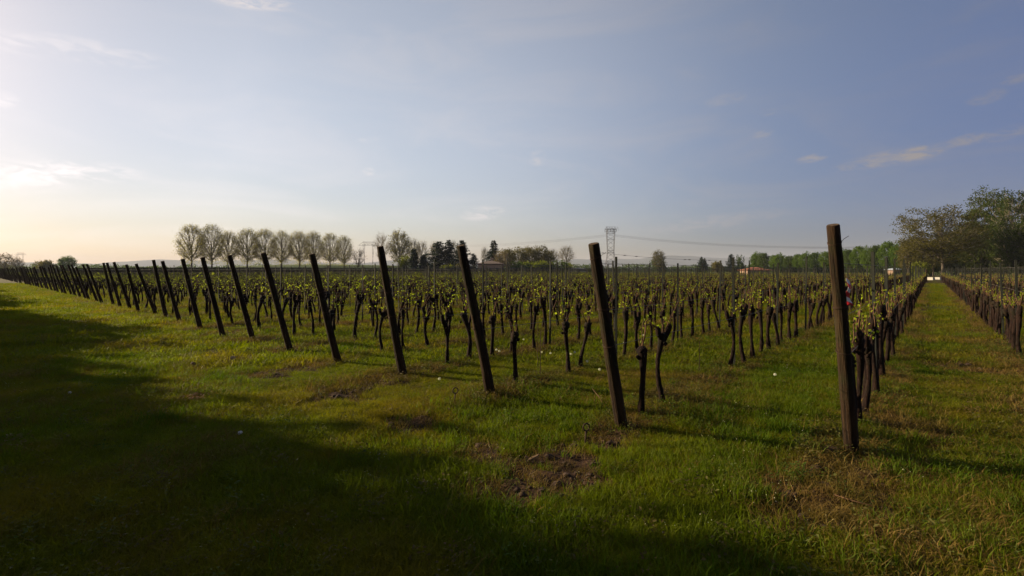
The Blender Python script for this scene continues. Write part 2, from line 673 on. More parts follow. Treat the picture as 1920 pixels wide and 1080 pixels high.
# ------------------------------------------------------------------ end posts
# base pixel, top pixel, radius: read off the photograph, unprojected to the ground and to the lean's depth
POSTS = [((1597, 850), (1562, 423), .056), ((1166, 803), (1113, 458), .062), ((918, 750), (865, 461), .062), ((757, 706), (712, 463), .060),
         ((635, 683), (584, 477), .060), ((545, 660), (493, 475), .058), ((474, 640), (430, 479), .058), ((418, 633), (380, 483), .058),
         ((376, 617), (342, 486), .060), ((338, 605), (304, 490), .058)]


def post_mesh(height, r0, seed, rings=11, sides=14):
    rng = random.Random(seed)
    mb = MB()
    pts, rad = [], []
    bend = rng.uniform(-.02, .02)
    for i in range(rings + 1):
        t = i / rings
        pts.append((bend * math.sin(t * 3.1), bend * .6 * math.sin(t * 4.2 + 1), -.12 + t * (height + .12)))
        rad.append(r0 * (1.12 - .26 * t) * (1 + rng.uniform(-.045, .045)))
    pts.append((pts[-1][0], pts[-1][1], height + .008))
    rad.append(rad[-1] * .90)
    mb.tube(pts, rad, sides, True, .035, rng)
    me = mb.mesh('post_timber', [M_post, M_postend], True)
    me.polygons[len(me.polygons) - 1].material_index = 1
    me.polygons[len(me.polygons) - 1].use_smooth = False
    return me


def wire_wrap_mesh(r, z, seed, turns=3, stub=True):
    rng = random.Random(seed)
    mb = MB()
    pts = []
    for i in range(turns * 12 + 1):
        a = i / 12 * 2 * math.pi
        pts.append((math.cos(a) * r, math.sin(a) * r, z + .006 * i / 12 + .012 * math.sin(a + seed)))
    if stub:
        pts.append((r * 1.3, .01, z + .03))
        pts.append((r * 1.9, .03, z + .05))
    mb.tube(pts, [.0022] * len(pts), 5)
    return mb.mesh('wire_wrap', M_rust, True)


post_shapes = [post_mesh(2.0, .058, 100 + i, 8, 10) for i in range(5)]
wrap_far = wire_wrap_mesh(.055, 1.62, 3, 2, False)
POST_FACE = []
for k in range(NROWS):
    x, ye = row_x(k), row_end(k)
    rng = random.Random(k * 7 + 1)
    if k < len(POSTS):
        (bx, by), (tx, ty), r = POSTS[k]
        x, y = ground_pt(bx, by)
        Zb = project(x, y, 0)[2]
        Zt = Zb - .42
        X, Y = cam_pt(tx, Zt)
        top = Vector((X, Y, hz(Zt, ty)))
    else:
        y = ye + rng.uniform(-.12, .12)
        x += rng.uniform(-.05, .05)
        lean = rng.uniform(.40, .62)
        top = Vector((x + rng.uniform(-.08, .08), y - lean, rng.uniform(1.86, 2.06)))
        r = .058
    z0 = float(gh(x, y))
    base = Vector((x, y, z0))
    ax_ = top - base
    L_ = ax_.length
    q = ax_.to_track_quat('Z', 'Y')
    if k == 0:
        lab = 'tallest nearly upright wooden end post beside the grass aisle, rightmost of the end posts'
    elif k == 1:
        lab = 'thick dark leaning wooden end post, second from the right, near the eye bolt'
    else:
        lab = 'leaning dark wooden end post, %s from the right' % ordw(k + 1)
    o = thing('end_post', lab, 'post', base, 0, 'wooden end posts along the headland')
    o.rotation_euler = q.to_euler()
    if k < 10:
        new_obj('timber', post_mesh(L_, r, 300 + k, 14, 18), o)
        rr = r * .93
        new_obj('wire_wrap', wire_wrap_mesh(rr, L_ * .93, k, 2, True), o)
        if k < 5:
            new_obj('wire_wrap', wire_wrap_mesh(r * 1.02, L_ * .66, k + 9, 3, True), o)
            new_obj('wire_wrap', wire_wrap_mesh(r * 1.07, L_ * .47, k + 5, 2, False), o)
    else:
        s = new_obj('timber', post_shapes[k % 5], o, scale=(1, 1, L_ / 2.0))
        if k < 30:
            new_obj('wire_wrap', wrap_far, o)
    POST_FACE.append((base, top))

# ------------------------------------------------------------------ grapevines
def vine_variant(seed):
    """returns trunk mesh, cane mesh, leaf mesh"""
    rng = random.Random(seed)
    nr = np.random.RandomState(seed)
    tr, ca, le = MB(), MB(), MB()
    H = rng.uniform(.72, .92)
    r = rng.uniform(.032, .046)
    lx, ly = rng.uniform(-.07, .07), rng.uniform(-.15, .15)
    n = 9
    pts, rad = [], []
    ph = rng.uniform(0, 6)
    for i in range(n + 1):
        t = i / n
        pts.append((lx * t + .026 * math.sin(4 * t + ph), ly * t + .034 * math.sin(5 * t + ph * 2), -.05 + t * (H + .05)))
        rad.append(r * (1.25 - .5 * min(t * 2.2, 1) + .55 * max(0, t - .72) / .28 * 1.3) * rng.uniform(.86, 1.16))
    tip = np.array(pts[-1])
    pts.append(tuple(tip + [0, 0, .035]))
    rad.append(rad[-1] * .6)
    tr.tube(pts, rad, 8, True, .16, rng)
    heads = [tip]
    kind = seed % 5
    if kind in (1, 3):   # fork
        for s in (-1, 1):
            e = tip + np.array([rng.uniform(-.02, .02), s * rng.uniform(.05, .10), rng.uniform(.07, .15)])
            tr.tube([tip + [0, 0, -.08], (tip + e) / 2 + [0, s * .03, -.02], e, e + [0, s * .01, .025]], [r * .9, r * .95, r * 1.05, r * .5], 7, True, .15, rng)
            heads.append(e)
    # knobs
    for j in range(5):
        a = rng.uniform(0, 6.28)
        z = rng.uniform(-.16, .03)
        c = tip + np.array([math.cos(a) * r * .9, math.sin(a) * r * .9, z])
        e = c + np.array([math.cos(a) * .025, math.sin(a) * .035, rng.uniform(.01, .03)])
        tr.tube([c, e, e + [0, 0, .006]], [r * .55, r * .42, r * .2], 6, True, .2, rng)
    # canes bent along the wire and upright spurs
    tips = []
    for s in (-1, 1):
        if rng.random() < .8:
            h0 = heads[-1] if s > 0 else heads[len(heads) // 2]
            L = rng.uniform(.25, .50)
            up = rng.choice([rng.uniform(.05, .15), rng.uniform(.15, .34)])
            ps = []
            for i in range(7):
                t = i / 6
                ps.append(h0 + np.array([rng.uniform(-.012, .012), s * L * t, up * math.sin(math.pi * min(t * 1.15, 1)) + (0.92 - h0[2]) * t]))
            ca.tube(ps, [.0095 - .0045 * i / 6 for i in range(7)], 5)
            tips += [(p, np.array([0, 0, 1.0])) for p in ps[1:]]
    for j in range(rng.randint(3, 5)):
        h0 = heads[rng.randrange(len(heads))]
        d = np.array([rng.uniform(-.35, .35), rng.uniform(-.8, .8), 1.0])
        L = rng.uniform(.10, .34)
        ps = [h0, h0 + d * L * .5 + [0, rng.uniform(-.02, .02), 0], h0 + d * L]
        ca.tube(ps, [.007, .0055, .003], 5)
        tips += [(ps[1], d), (ps[2], d)]
    for (p, d) in tips:
        if rng.random() < .52:
            continue
        for j in range(rng.randint(1, 4)):
            q = np.array(p) + nr.normal(0, .022, 3) + np.array([0, 0, rng.uniform(0, .07)])
            dd = nr.normal(0, 1, 3) + [0, 0, .5]
            nn = nr.normal(0, 1, 3)
            s = rng.uniform(.022, .046)
            le.leaf(q, dd, nn, s, s * .95, 0, .004)
    return tr.mesh('vine_trunk', M_vine, True), ca.mesh('vine_cane', M_cane, True), le.mesh('vine_leaf_cluster', M_vleaf), (tr, ca, le)


NV = 12
VV = [vine_variant(40 + i) for i in range(NV)]
# one-mesh versions (trunk, canes and leaves together) for the mass beyond the nearest 300
joined = []
for i in range(NV):
    tr, ca, le = VV[i][3]
    mb = MB()
    mb.add(tr.v, tr.f, 0)
    mb.add(ca.v, ca.f, 1)
    mb.add(le.v, le.f, 2)
    joined.append(mb.mesh('far_vine', [M_vine, M_cane, M_vleaf]))

rng = random.Random(77)
vines = []
for k in range(-6, NROWS):
    x = row_x(k)
    y0 = row_end(k) + .45
    if k == 1:
        ys = [5.2, 5.72] + [8.7 + DV * j for j in range(160)]
    elif k == 2:
        ys = [5.3, 6.6, 7.05] + [7.9 + DV * j for j in range(160)]
    elif k == 0:
        ys = [6.1, 6.5, 7.05] + [7.5 + DV * j for j in range(160)]
    else:
        ys = [y0 + DV * j for j in range(170)]
    if k >= 3:   # keep the planting grid square across the rows
        ys = [5.1 + DV * math.ceil((y0 - 5.1) / DV) + DV * j for j in range(170)]
    j = 0
    for y in ys:
        if y > ROW_FAR - 1:
            break
        if y > 6 and rng.random() < .07:
            continue
        j += 1
        vx, vy = x + rng.uniform(-.035, .035), y + rng.uniform(-.045, .045)
        px, py, Z = project(vx, vy, .5)
        if Z < .5 or px < -60 or px > 1980:
            vis = False
        else:
            vis = True
        vines.append((Z, vis, vx, vy, k, j, rng.randrange(NV), rng.uniform(0, 6.28), rng.uniform(.92, 1.12)))
vis = sorted([v for v in vines if v[1]])
near, rest = vis[:300], vis[300:]
FORMS = ['straight', 'forked', 'knobbly', 'forked', 'gnarled']
for (Z, _, x, y, k, j, vi, rz, s) in near:
    z = float(gh(x, y))
    flip = math.pi if rz > 3.14 else 0
    lab = '%s grapevine, %s vine along the %s' % (FORMS[(40 + vi) % 5], ordw(j), row_words(k))
    o = thing('grapevine', lab, 'grapevine', (x, y, z), flip + (rz % 1 - .5) * .5, 'grapevines planted in rows', (s, s, s))
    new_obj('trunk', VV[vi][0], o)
    new_obj('cane', VV[vi][1], o)
    new_obj('foliage', VV[vi][2], o)
P = [(v[2], v[3], float(gh(v[2], v[3]))) for v in rest]
R = [(0, 0, (math.pi if v[7] > 3.14 else 0) + (v[7] % 1 - .5) * .5) for v in rest]
vc = proto_collection('far_vine', joined)
scatter('distant_grapevines', P, R, [v[8] for v in rest], [v[6] for v in rest], vc, 'rows of grapevines massed together towards the far end')

# a few rooted weeds and young shoots that stand out are further down

# ------------------------------------------------------------------ metal stakes
def stake_mesh():
    mb = MB()
    w_, d_, t_ = .036, .026, .003
    z0, z1 = -.1, 1.93
    prof = [(-w_ / 2, d_), (-w_ / 2, 0), (w_ / 2, 0), (w_ / 2, d_), (w_ / 2 - t_, d_), (w_ / 2 - t_, t_), (-w_ / 2 + t_, t_), (-w_ / 2 + t_, d_)]
    vs = [(a, b, z0) for a, b in prof] + [(a, b, z1) for a, b in prof]
    n = len(prof)
    fs = [(i, (i + 1) % n, (i + 1) % n + n, i + n) for i in range(n)]
    fs.append(tuple(range(n, 2 * n)))
    mb.add(vs, fs)
    for z in (.55, .86, 1.15, 1.45, 1.72):
        for s in (-1, 1):
            mb.box((s * (w_ / 2 + .0015), d_ * .6, z), (.005, .010, .022))
    return mb.mesh('trellis_stake', M_stake)


SM = stake_mesh()
stakes = []
rng = random.Random(9)
for k in range(-6, NROWS):
    y = {0: 8.35, 1: 8.75, 2: 8.1}.get(k, row_end(k) + 3.9)
    j = 0
    while y < ROW_FAR:
        j += 1
        sx, sy = row_x(k) + rng.uniform(-.03, .03), y + rng.uniform(-.1, .1)
        px, py, Z = project(sx, sy, 1)
        if Z > .5 and -40 < px < 1960:
            stakes.append((Z, sx, sy, k, j, rng.uniform(-.035, .035), rng.uniform(-.03, .03), rng.uniform(-.2, .2), rng.uniform(.95, 1.03)))
        y += STAKE
stakes.sort()
for (Z, x, y, k, j, rx, ry, rz, s) in stakes[:300]:
    o = new_obj('trellis_stake', SM, None, (x, y, float(gh(x, y))), (rx, ry, rz), (1, 1, s))
    tag(o, 'thin grey metal stake, %s along the %s' % (ordw(j), row_words(k)), 'stake', 'metal trellis stakes in the rows')
r_ = stakes[300:]
scatter('distant_trellis_stakes', [(a[1], a[2], float(gh(a[1], a[2]))) for a in r_], [(a[5], a[6], a[7]) for a in r_],
        [(1, 1, a[8]) for a in r_], [0] * len(r_), proto_collection('far_stake', [SM]), 'thicket of metal stakes towards the far end')

# ------------------------------------------------------------------ trellis wires
for k in list(range(-3, 12)):
    if k >= 0:
        base, top = POST_FACE[k]
    for hi, (z, word) in enumerate(((.90, 'lowest'), (1.28, 'middle'), (1.76, 'top'))):
        pts = []
        if k >= 0:
            t = min(z / top.z, .98)
            p0 = base.lerp(top, t)
            pts.append((p0.x, p0.y, p0.z))
            y = row_end(k) + 3.1
        else:
            y = 7.0
        while y < 60:
            pts.append((row_x(k) + .02, y, z))
            pts.append((row_x(k) + .02, y + STAKE / 2, z - .015))
            y += STAKE
        mb = MB()
        mb.tube(pts, [.003 if hi == 0 else .0024] * len(pts), 4)
        o = new_obj('trellis_wire', mb.mesh('trellis_wire', M_wire))
        tag(o, '%s thin steel wire strung along the %s' % (word, row_words(k)), 'wire', 'trellis wires along the rows')

mb = MB()
for k in range(12, NROWS):
    for z in (.90, 1.12, 1.16, 1.38, 1.42, 1.62, 1.66, 1.80):
        mb.tube([(row_x(k) + .02, row_end(k) - .3, z), (row_x(k) + .02, ROW_FAR, z)], [.003, .003], 3, False)
for k in range(-3, 12):
    for z in ((.90, 1.12, 1.16, 1.38, 1.42, 1.62, 1.66, 1.80)):
        mb.tube([(row_x(k) + .02, 61, z), (row_x(k) + .02, ROW_FAR, z)], [.003, .003], 3, False)
tag(new_obj('distant_trellis_wires', mb.mesh('distant_trellis_wires', plainmat('weathered_wire', (.12, .105, .10), .8, .1, .1, 3, .1))), 'web of thin wires over the distant rows', kind='stuff')

# ------------------------------------------------------------------ ground anchors with an eye
def anchor_mesh():
    mb = MB()
    mb.tube([(0, 0, -.1), (.004, 0, .05), (0, 0, .12)], [.007] * 3, 6)
    pts = [(.026 * math.sin(a), .0, .148 - .028 * math.cos(a)) for a in np.linspace(0, 2 * math.pi, 17)]
    mb.tube(pts, [.006] * 17, 6)
    return mb.mesh('ground_anchor', M_rust, True)


AM = anchor_mesh()
for (px, py, lab) in ((851, 763, 'rusty iron eye bolt anchor in grass, left of the third end post from the right'),
                      (1096, 832, 'rusty iron eye bolt anchor in grass, left of the second end post from the right')):
    x, y = ground_pt(px, py)
    tag(new_obj('ground_anchor', AM, None, (x, y, float(gh(x, y)) + .0), (0, .1, YAW + .3), (1.25,) * 3), lab, 'anchor', 'eye bolt anchors before the end posts')

# ------------------------------------------------------------------ red and white tape on the tall post
def tape():
    mb = MB()
    m, b, out = newmat('barrier_tape_print')
    tcn = b.n('ShaderNodeTexCoord')
    sp = b.n('ShaderNodeSeparateXYZ')
    b.l(tcn.outputs['Object'], sp.inputs[0])
    s = b.math('SINE', b.math('MULTIPLY', b.math('ADD', sp.outputs[2], b.math('MULTIPLY', sp.outputs[0], .6)), 70))
    c = b.mix(b.math('GREATER_THAN', s, -.1), (.75, .72, .70), (.60, .03, .04))
    principled(b, out, c, .35)
    vs, fs = [], []
    n = 16
    for i in range(n + 1):
        t = i / n
        wv = .014 + .030 * t * (1 - .3 * t)
        cx = .012 * math.sin(t * 7)
        cy = .012 * math.sin(t * 9 + 1)
        an = .5 * math.sin(t * 5)
        vs += [(cx - wv * math.cos(an), cy - wv * math.sin(an), -.26 * t), (cx, cy + .006, -.26 * t), (cx + wv * math.cos(an), cy + wv * math.sin(an), -.26 * t)]
    for i in range(n):
        for j in (0, 1):
            a = i * 3 + j
            fs.append((a, a + 1, a + 4, a + 3))
    mb.add(vs, fs)
    me = mb.mesh('barrier_tape', m, True)
    x, y = cam_pt(1590, 4.75)
    o = new_obj('barrier_tape', me, None, (x, y, hz(4.75, 522)), (0, 0, YAW))
    md = o.modifiers.new('thickness', 'SOLIDIFY')
    md.thickness = .001
    tag(o, 'red and white plastic tape hanging just behind the tall right end post', 'tape')


tape()
exec_after = []

# ------------------------------------------------------------------ trees
def kmeans(P, k, rs_, it=5):
    C = P[rs_.choice(len(P), k, replace=False)]
    for _ in range(it):
        lab = ((P[:, None] - C[None]) ** 2).sum(-1).argmin(1)
        for i in range(k):
            if (lab == i).any():
                C[i] = P[lab == i].mean(0)
    return C, lab


def tree_meshes(seed, H, W, trunk_h, env='oval', n_limb=9, n_br=45, n_tw=320, shoot=3, shoot_len=.9, tw_r=.022, trunk_r=.28,
                leaves=0, leaf_s=.3, leaf_spread=.6, lean=0.0, twig_mat=None, bark=None, lobe=.13, leaf_mat=None, low_leaf=0, low_mat=None):
    """tree of trunk, limbs, branches and twigs aiming at points inside the crown's envelope"""
    rs_ = np.random.RandomState(seed)
    ch = (H - trunk_h)
    c0 = trunk_h + ch * .52
    P = []
    lob = rs_.normal(0, 1, (7, 3))
    lob /= np.linalg.norm(lob, axis=1)[:, None]
    while len(P) < n_tw:
        d = rs_.normal(0, 1, 3)
        d /= np.linalg.norm(d)
        rr = rs_.uniform(.15, 1) ** .42 if env != 'round' else rs_.uniform(.3, 1) ** .30
        bump = 1 + lobe * (np.max(lob @ d) - .75)
        p = d * rr * bump
        if env == 'fan':      # narrow at the foot, broad on top
            k_ = .45 + .55 * np.clip((p[2] + 1) / 1.1, 0, 1)
            p[0] *= k_
            p[1] *= k_
        elif env == 'round':
            if p[2] < 0:
                p[0] *= 1 + .22 * -p[2]
                p[1] *= 1 + .22 * -p[2]
        elif env == 'spread':
            if p[2] < -.45:
                p[2] *= .6
        P.append((p[0] * W, p[1] * W, c0 + p[2] * ch * .5))
    P = np.array(P)
    P[:, 0] += lean * (P[:, 2] - trunk_h) / ch
    B, lb = kmeans(P, n_br, rs_)
    Lm, ll = kmeans(B, n_limb, rs_)
    wood, fine, leaf = MB(), MB(), MB()
    leader_top = np.array([lean * .5, 0, trunk_h + ch * .62])
    tp = [(0, 0, -.2), (rs_.normal(0, .05), rs_.normal(0, .05), trunk_h * .5), (rs_.normal(0, .08), rs_.normal(0, .08), trunk_h),
          tuple(leader_top * .5 + np.array([rs_.normal(0, .15), rs_.normal(0, .15), trunk_h]) * .5), tuple(leader_top)]
    wood.tube(tp, [trunk_r * 1.3, trunk_r, trunk_r * .85, trunk_r * .45, trunk_r * .15], 8, True, .06, random.Random(seed))
    tpn = np.array(tp)

    def leader_at(z):
        z = np.clip(z, tpn[0, 2], tpn[-1, 2])
        return np.array([np.interp(z, tpn[:, 2], tpn[:, i]) for i in range(3)])

    def curve(a, b, up, r0, r1, mb, n=3, sides=5):
        a, b = np.array(a), np.array(b)
        m = (a + b) / 2 - np.array([0, 0, 1]) * up * np.linalg.norm(b - a) + rs_.normal(0, .05, 3) * np.linalg.norm(b - a)
        ps = [a * (1 - t) ** 2 + 2 * m * t * (1 - t) + b * t * t for t in np.linspace(0, 1, n + 1)]
        mb.tube(ps, list(np.linspace(r0, r1, n + 1)), sides, False)
        return ps
    limb_end = []
    for i in range(n_limb):
        e = Lm[i].copy()
        st = leader_at(max(trunk_h * .9, trunk_h + (e[2] - trunk_h) * .45 - np.hypot(e[0], e[1]) * .35))
        e = st + (e - st) * .62
        curve(st, e, .14, trunk_r * .42, trunk_r * .2, wood, 4, 6)
        limb_end.append((st, e))
    for j in range(n_br):
        st0, e0 = limb_end[ll[j]]
        t = rs_.uniform(.45, 1)
        st = st0 + (e0 - st0) * t
        e = st + (B[j] - st) * .75
        curve(st, e, .10, trunk_r * .18, trunk_r * .07, wood, 3, 4)
        idx = np.where(lb == j)[0]
        for i in idx:
            s2 = st + (e - st) * rs_.uniform(.5, 1)
            curve(s2, P[i], .06, tw_r * 1.4, tw_r * .8, fine, 2, 3)
            for _ in range(shoot):
                d = (P[i] - np.array([0, 0, trunk_h]))
                d = d / np.linalg.norm(d) + rs_.normal(0, .6, 3) + [0, 0, .1]
                q = s2 + (P[i] - s2) * rs_.uniform(.5, 1)
                fine.tube([q, q + d * shoot_len * rs_.uniform(.5, 1.1)], [tw_r * .8, tw_r * .35], 3, False)
    if leaves:
        for i in range(n_tw):
            for _ in range(leaves):
                q = P[i] + rs_.normal(0, 1, 3) * leaf_spread * np.array([1, 1, .6])
                leaf.leaf(q, rs_.normal(0, 1, 3), rs_.normal(0, 1, 3), leaf_s * rs_.uniform(.6, 1.4), leaf_s * rs_.uniform(.5, 1.0))
    out = {'trunk': wood.mesh('tree_wood', bark or M_bare, True)}
    if n_tw and shoot:
        out['twigs'] = fine.mesh('tree_twigs', twig_mat or M_twig)
    if leaves:
        out['crown'] = leaf.mesh('tree_crown', leaf_mat)
    if low_leaf:
        lw = MB()
        for _ in range(low_leaf):
            a = rs_.uniform(0, 6.28)
            z = rs_.uniform(.22, .62)
            rr = W * rs_.uniform(0, 1) ** .6 * (.75 if z < .5 else .95)
            q = np.array([math.cos(a) * rr, math.sin(a) * rr, H * z])
            lw.leaf(q, rs_.normal(0, 1, 3), rs_.normal(0, 1, 3), leaf_s * rs_.uniform(.6, 1.3), leaf_s * .7)
            if rs_.rand() < .12:
                fine_st = leader_at(H * z - .5)
                lw.tube([fine_st, q], [.03, .01], 3, False)
        out['lower_foliage'] = lw.mesh('tree_lower_foliage', low_mat)
    return out


TREES = {}


def tree_obj(name, parts, label, px, Z, top, H0, cat='tree', group=None, rz=None, wscale=None, rng_=random.Random(4), sink=0.0):
    """H0: height the meshes were built with; top: photo row of the crown's top"""
    x, y = cam_pt(px, Z)
    H = hz(Z, top)
    s = H / H0
    ws = s if wscale is None else wscale
    o = thing(name, label, cat, (x, y, -sink), rng_.uniform(0, 6.28) if rz is None else rz, group, (ws, ws, s))
    nm = {'trunk': 'trunk', 'crown': 'crown', 'twigs': 'twigs', 'lower_foliage': 'lower_foliage'}
    for k_, me in parts.items():
        new_obj(nm[k_], me, o)
    return o


# ---- the row of tall plane trees
plane = [tree_meshes(500 + i, 16, 3.9, 4.0, 'round', 14, 100, 950, 3, .55, .0145, .26, low_leaf=800, leaf_s=.24, low_mat=M_skirt, leaves=4, leaf_spread=.6, leaf_mat=M_bud)
         for i in range(4)]
PL = [(359, 421, 40), (397, 421, 38), (428, 433, 31), (464, 429, 38), (496, 429, 36), (528, 433, 34), (561, 433, 34), (588, 434, 32), (619, 437, 30), (645, 442, 27)]
for i, (px, top, wpx) in enumerate(PL):
    Z = 165 + i * 4
    lab = ('tall round-crowned bare tree at the left end of the tree row' if i == 0 else
           'smallest round-crowned bare tree at the right end of the tree row' if i == 9 else
           'budding tree with round crown, %s from the left in the tree row' % ordw(i + 1))
    tree_obj('plane_tree', plane[i % 4], lab, px, Z, top, 16, group='budding trees in a row on the left horizon',
             wscale=(wpx / 2) / F * Z / 3.9 * 1.2)

small_bare = tree_meshes(601, 7, 2.0, 1.6, 'fan', 7, 26, 150, 3, .7, .02, .12, leaves=1, leaf_s=.25, leaf_mat=M_brown)
tree_obj('young_tree', small_bare, 'small bare reddish tree left of the far twin-legged pylon', 672, 180, 467, 7)
bare2 = tree_meshes(602, 15, 3.4, 3.5, 'fan', 9, 45, 260, 4, 1.1, .022, .22)
tree_obj('bare_tree', bare2, 'fine leafless tree behind the top of the fourth end post', 716, 200, 436, 15, wscale=200 * 17 / F / 3.4)
bigb = tree_meshes(603, 16, 4.0, 3.2, 'oval', 11, 60, 470, 4, 1.0, .028, .26, leaves=5, leaf_s=.32, leaf_spread=.5, leaf_mat=M_bud, low_leaf=400, low_mat=M_yel)
tree_obj('budding_tree', bigb, 'largest budding tree with greenish crown left of the dark conifers', 749, 200, 431, 16, wscale=200 * 22 / F / 4.0)
bare3 = tree_meshes(604, 13, 3.3, 3.0, 'oval', 9, 50, 300, 4, 1.0, .022, .2, leaves=1, leaf_s=.28, leaf_mat=M_bud)
for px, top, Z, wp, lab in ((775, 447, 220, 14, 'bare grey tree just right of the largest budding tree'),
                            (790, 451, 225, 15, 'bare grey tree rising behind the small dark cypresses'),
                            (815, 452, 245, 12, 'bare tree glimpsed behind the left of the dark cedars'),
                            (850, 450, 245, 14, 'bare tree glimpsed between the two tallest dark cedars'),
                            (909, 463, 245, 9, 'bare tree behind the left edge of the tall fir by the house'),
                            (1037, 466, 250, 12, 'pale grey tree between the olive crowns and the rounded bare tree'),
                            (1062, 460, 240, 16, 'rounded pale bare tree at the right end of the house garden')):
    tree_obj('bare_tree', bare3, lab, px, Z, top, 13, wscale=Z * wp / F / 3.3, group='bare trees around the house garden')


# ---- conifers
def conifer_mesh(seed, H, W, kind='fir'):
    rs_ = np.random.RandomState(seed)
    W *= 1.6
    wood, lf = MB(), MB()
    wood.tube([(0, 0, -.2), (0, 0, H * .5), (0, 0, H * .97)], [.2, .13, .03], 6, False)
    nt = int(H * (1.6 if kind != 'cypress' else 4))
    for i in range(nt):
        t = (i + .5) / nt
        z = H * (.06 + .93 * t)
        if kind == 'cedar':
            R = W * (1 - t) ** .55 * rs_.uniform(.65, 1.15)
            nb = 7
        elif kind == 'cypress':
            R = W * (math.sin(min(1, t * 2.2) * 1.57)) * (1 - t) ** .75
            nb = 6
        else:
            R = W * (1 - t) ** .9 * rs_.uniform(.75, 1.15) + .15
            nb = 8
        for b_ in range(nb):
            a = rs_.uniform(0, 6.28)
            rr = R * rs_.uniform(.7, 1.1)
            dz = {'cedar': .05, 'cypress': .5, 'fir': -.12}[kind] * rr
            e = np.array([math.cos(a) * rr, math.sin(a) * rr, z + dz])
            s = np.array([0, 0, z])
            if kind != 'cypress':
                wood.tube([s, e], [.05, .015], 3, False)
            m = max(4, int(rr * 24))
            for q in range(m):
                u = (q + rs_.rand()) / m
                c = s + (e - s) * u + rs_.normal(0, 1, 3) * [.22, .22, .10]
                side = np.array([-math.sin(a), math.cos(a), 0]) * rs_.choice([-1, 1])
                dd = side + np.array([math.cos(a), math.sin(a), 0]) * .6 + rs_.normal(0, .3, 3)
                lf.leaf(c, dd, rs_.normal(0, .5, 3) + [0, 0, 1], rs_.uniform(.4, .8), rs_.uniform(.2, .42))
    return {'trunk': wood.mesh('conifer_trunk', M_bare), 'crown': lf.mesh('conifer_crown', M_dark)}


cedar = [conifer_mesh(700 + i, 12, 4.2, 'cedar') for i in range(2)]
fir = conifer_mesh(710, 12, 3.2, 'fir')
cyp = conifer_mesh(711, 8, 1.5, 'cypress')
for px, top, Z, wp, lab in ((776, 466, 175, 8, 'small dark pointed cypress left of the cedars'), (794, 477, 175, 8, 'shortest dark cypress between its neighbour and the cedars')):
    tree_obj('cypress', cyp, lab, px, Z, top, 8, wscale=Z * wp / F / 1.5, group='dark conifers in the garden')
for i, (px, top, Z, wp, lab) in enumerate(((823, 452, 190, 24, 'broad dark cedar at the left of the cedar group'), (841, 449, 192, 16, 'slim tall dark cedar in the middle of the cedar group'),
                              (866, 450, 185, 18, 'tall dark cedar behind the top of the third end post'), (888, 475, 183, 12, 'low dark cedar just left of the pinkish house'),
                              (1371, 476, 230, 9, 'dark conifer left of the round dark tree by the red roof'), (1315, 481, 230, 7, 'small dark conifer pair member right of the lone tree'),
                              (1321, 484, 232, 6, 'shorter dark conifer close beside the small dark conifer'))):
    tree_obj('cedar', cedar[i % 2], lab, px, Z, top, 12, wscale=Z * wp / F / 4.2, group='dark conifers in the garden')
tree_obj('fir_tree', fir, 'dark pointed fir rising above the pinkish house', 926, 195, 450, 12, wscale=195 * 17 / F / 3.2, group='dark conifers in the garden')

# ---- leafy trees
olive_t = [tree_meshes(800 + i, 11, 4.2, 1.8, 'oval', 8, 36, 260, 1, .6, .02, .25, leaves=14, leaf_s=.42, leaf_spread=.55, leaf_mat=M_olive) for i in range(2)]
for i, (px, top, wp) in enumerate(((950, 466, 17), (972, 463, 19), (993, 462, 17), (1012, 460, 20), (1026, 470, 15))):
    tree_obj('leafy_tree', olive_t[i % 2], 'olive brown rounded tree, %s from the left in the clump right of the house' % ordw(i + 1),
             px, 215 + 5 * i, top, 11, wscale=220 * wp / F / 4.2, group='olive rounded trees right of the house')
redt = tree_meshes(806, 9, 3, 1.2, 'oval', 8, 36, 240, 3, .6, .02, .2, leaves=6, leaf_s=.3, leaf_spread=.5, leaf_mat=M_brown)
tree_obj('leafy_tree', redt, 'reddish brown leafing tree in front of the fir beside the house', 941, 178, 468, 9, wscale=178 * 18 / F / 3)


def bush_mesh(seed, mat, n=1500, leaf=.3):
    rs_ = np.random.RandomState(seed)
    wd, lf = MB(), MB()
    for i in range(9):
        a = rs_.uniform(0, 6.28)
        wd.tube([(0, 0, -.1), (math.cos(a) * .5, math.sin(a) * .5, .9)], [.06, .02], 4, False)
    cs = [(rs_.uniform(-.65, .65), rs_.uniform(-.65, .65), rs_.uniform(.35, 1.25), rs_.uniform(.3, .55)) for _ in range(16)]
    for i in range(n):
        c = cs[rs_.randint(len(cs))]
        d = rs_.normal(0, 1, 3)
        d /= np.linalg.norm(d)
        q = np.array(c[:3]) + d * c[3] * rs_.uniform(.6, 1.1) * np.array([1, 1, .8])
        q[2] = max(.02, q[2])
        lf.leaf(q, rs_.normal(0, 1, 3), rs_.normal(0, 1, 3), leaf * rs_.uniform(.5, 1.2), leaf * .7)
    return {'trunk': wd.mesh('bush_stems', M_bare), 'crown': lf.mesh('bush_crown', mat)}


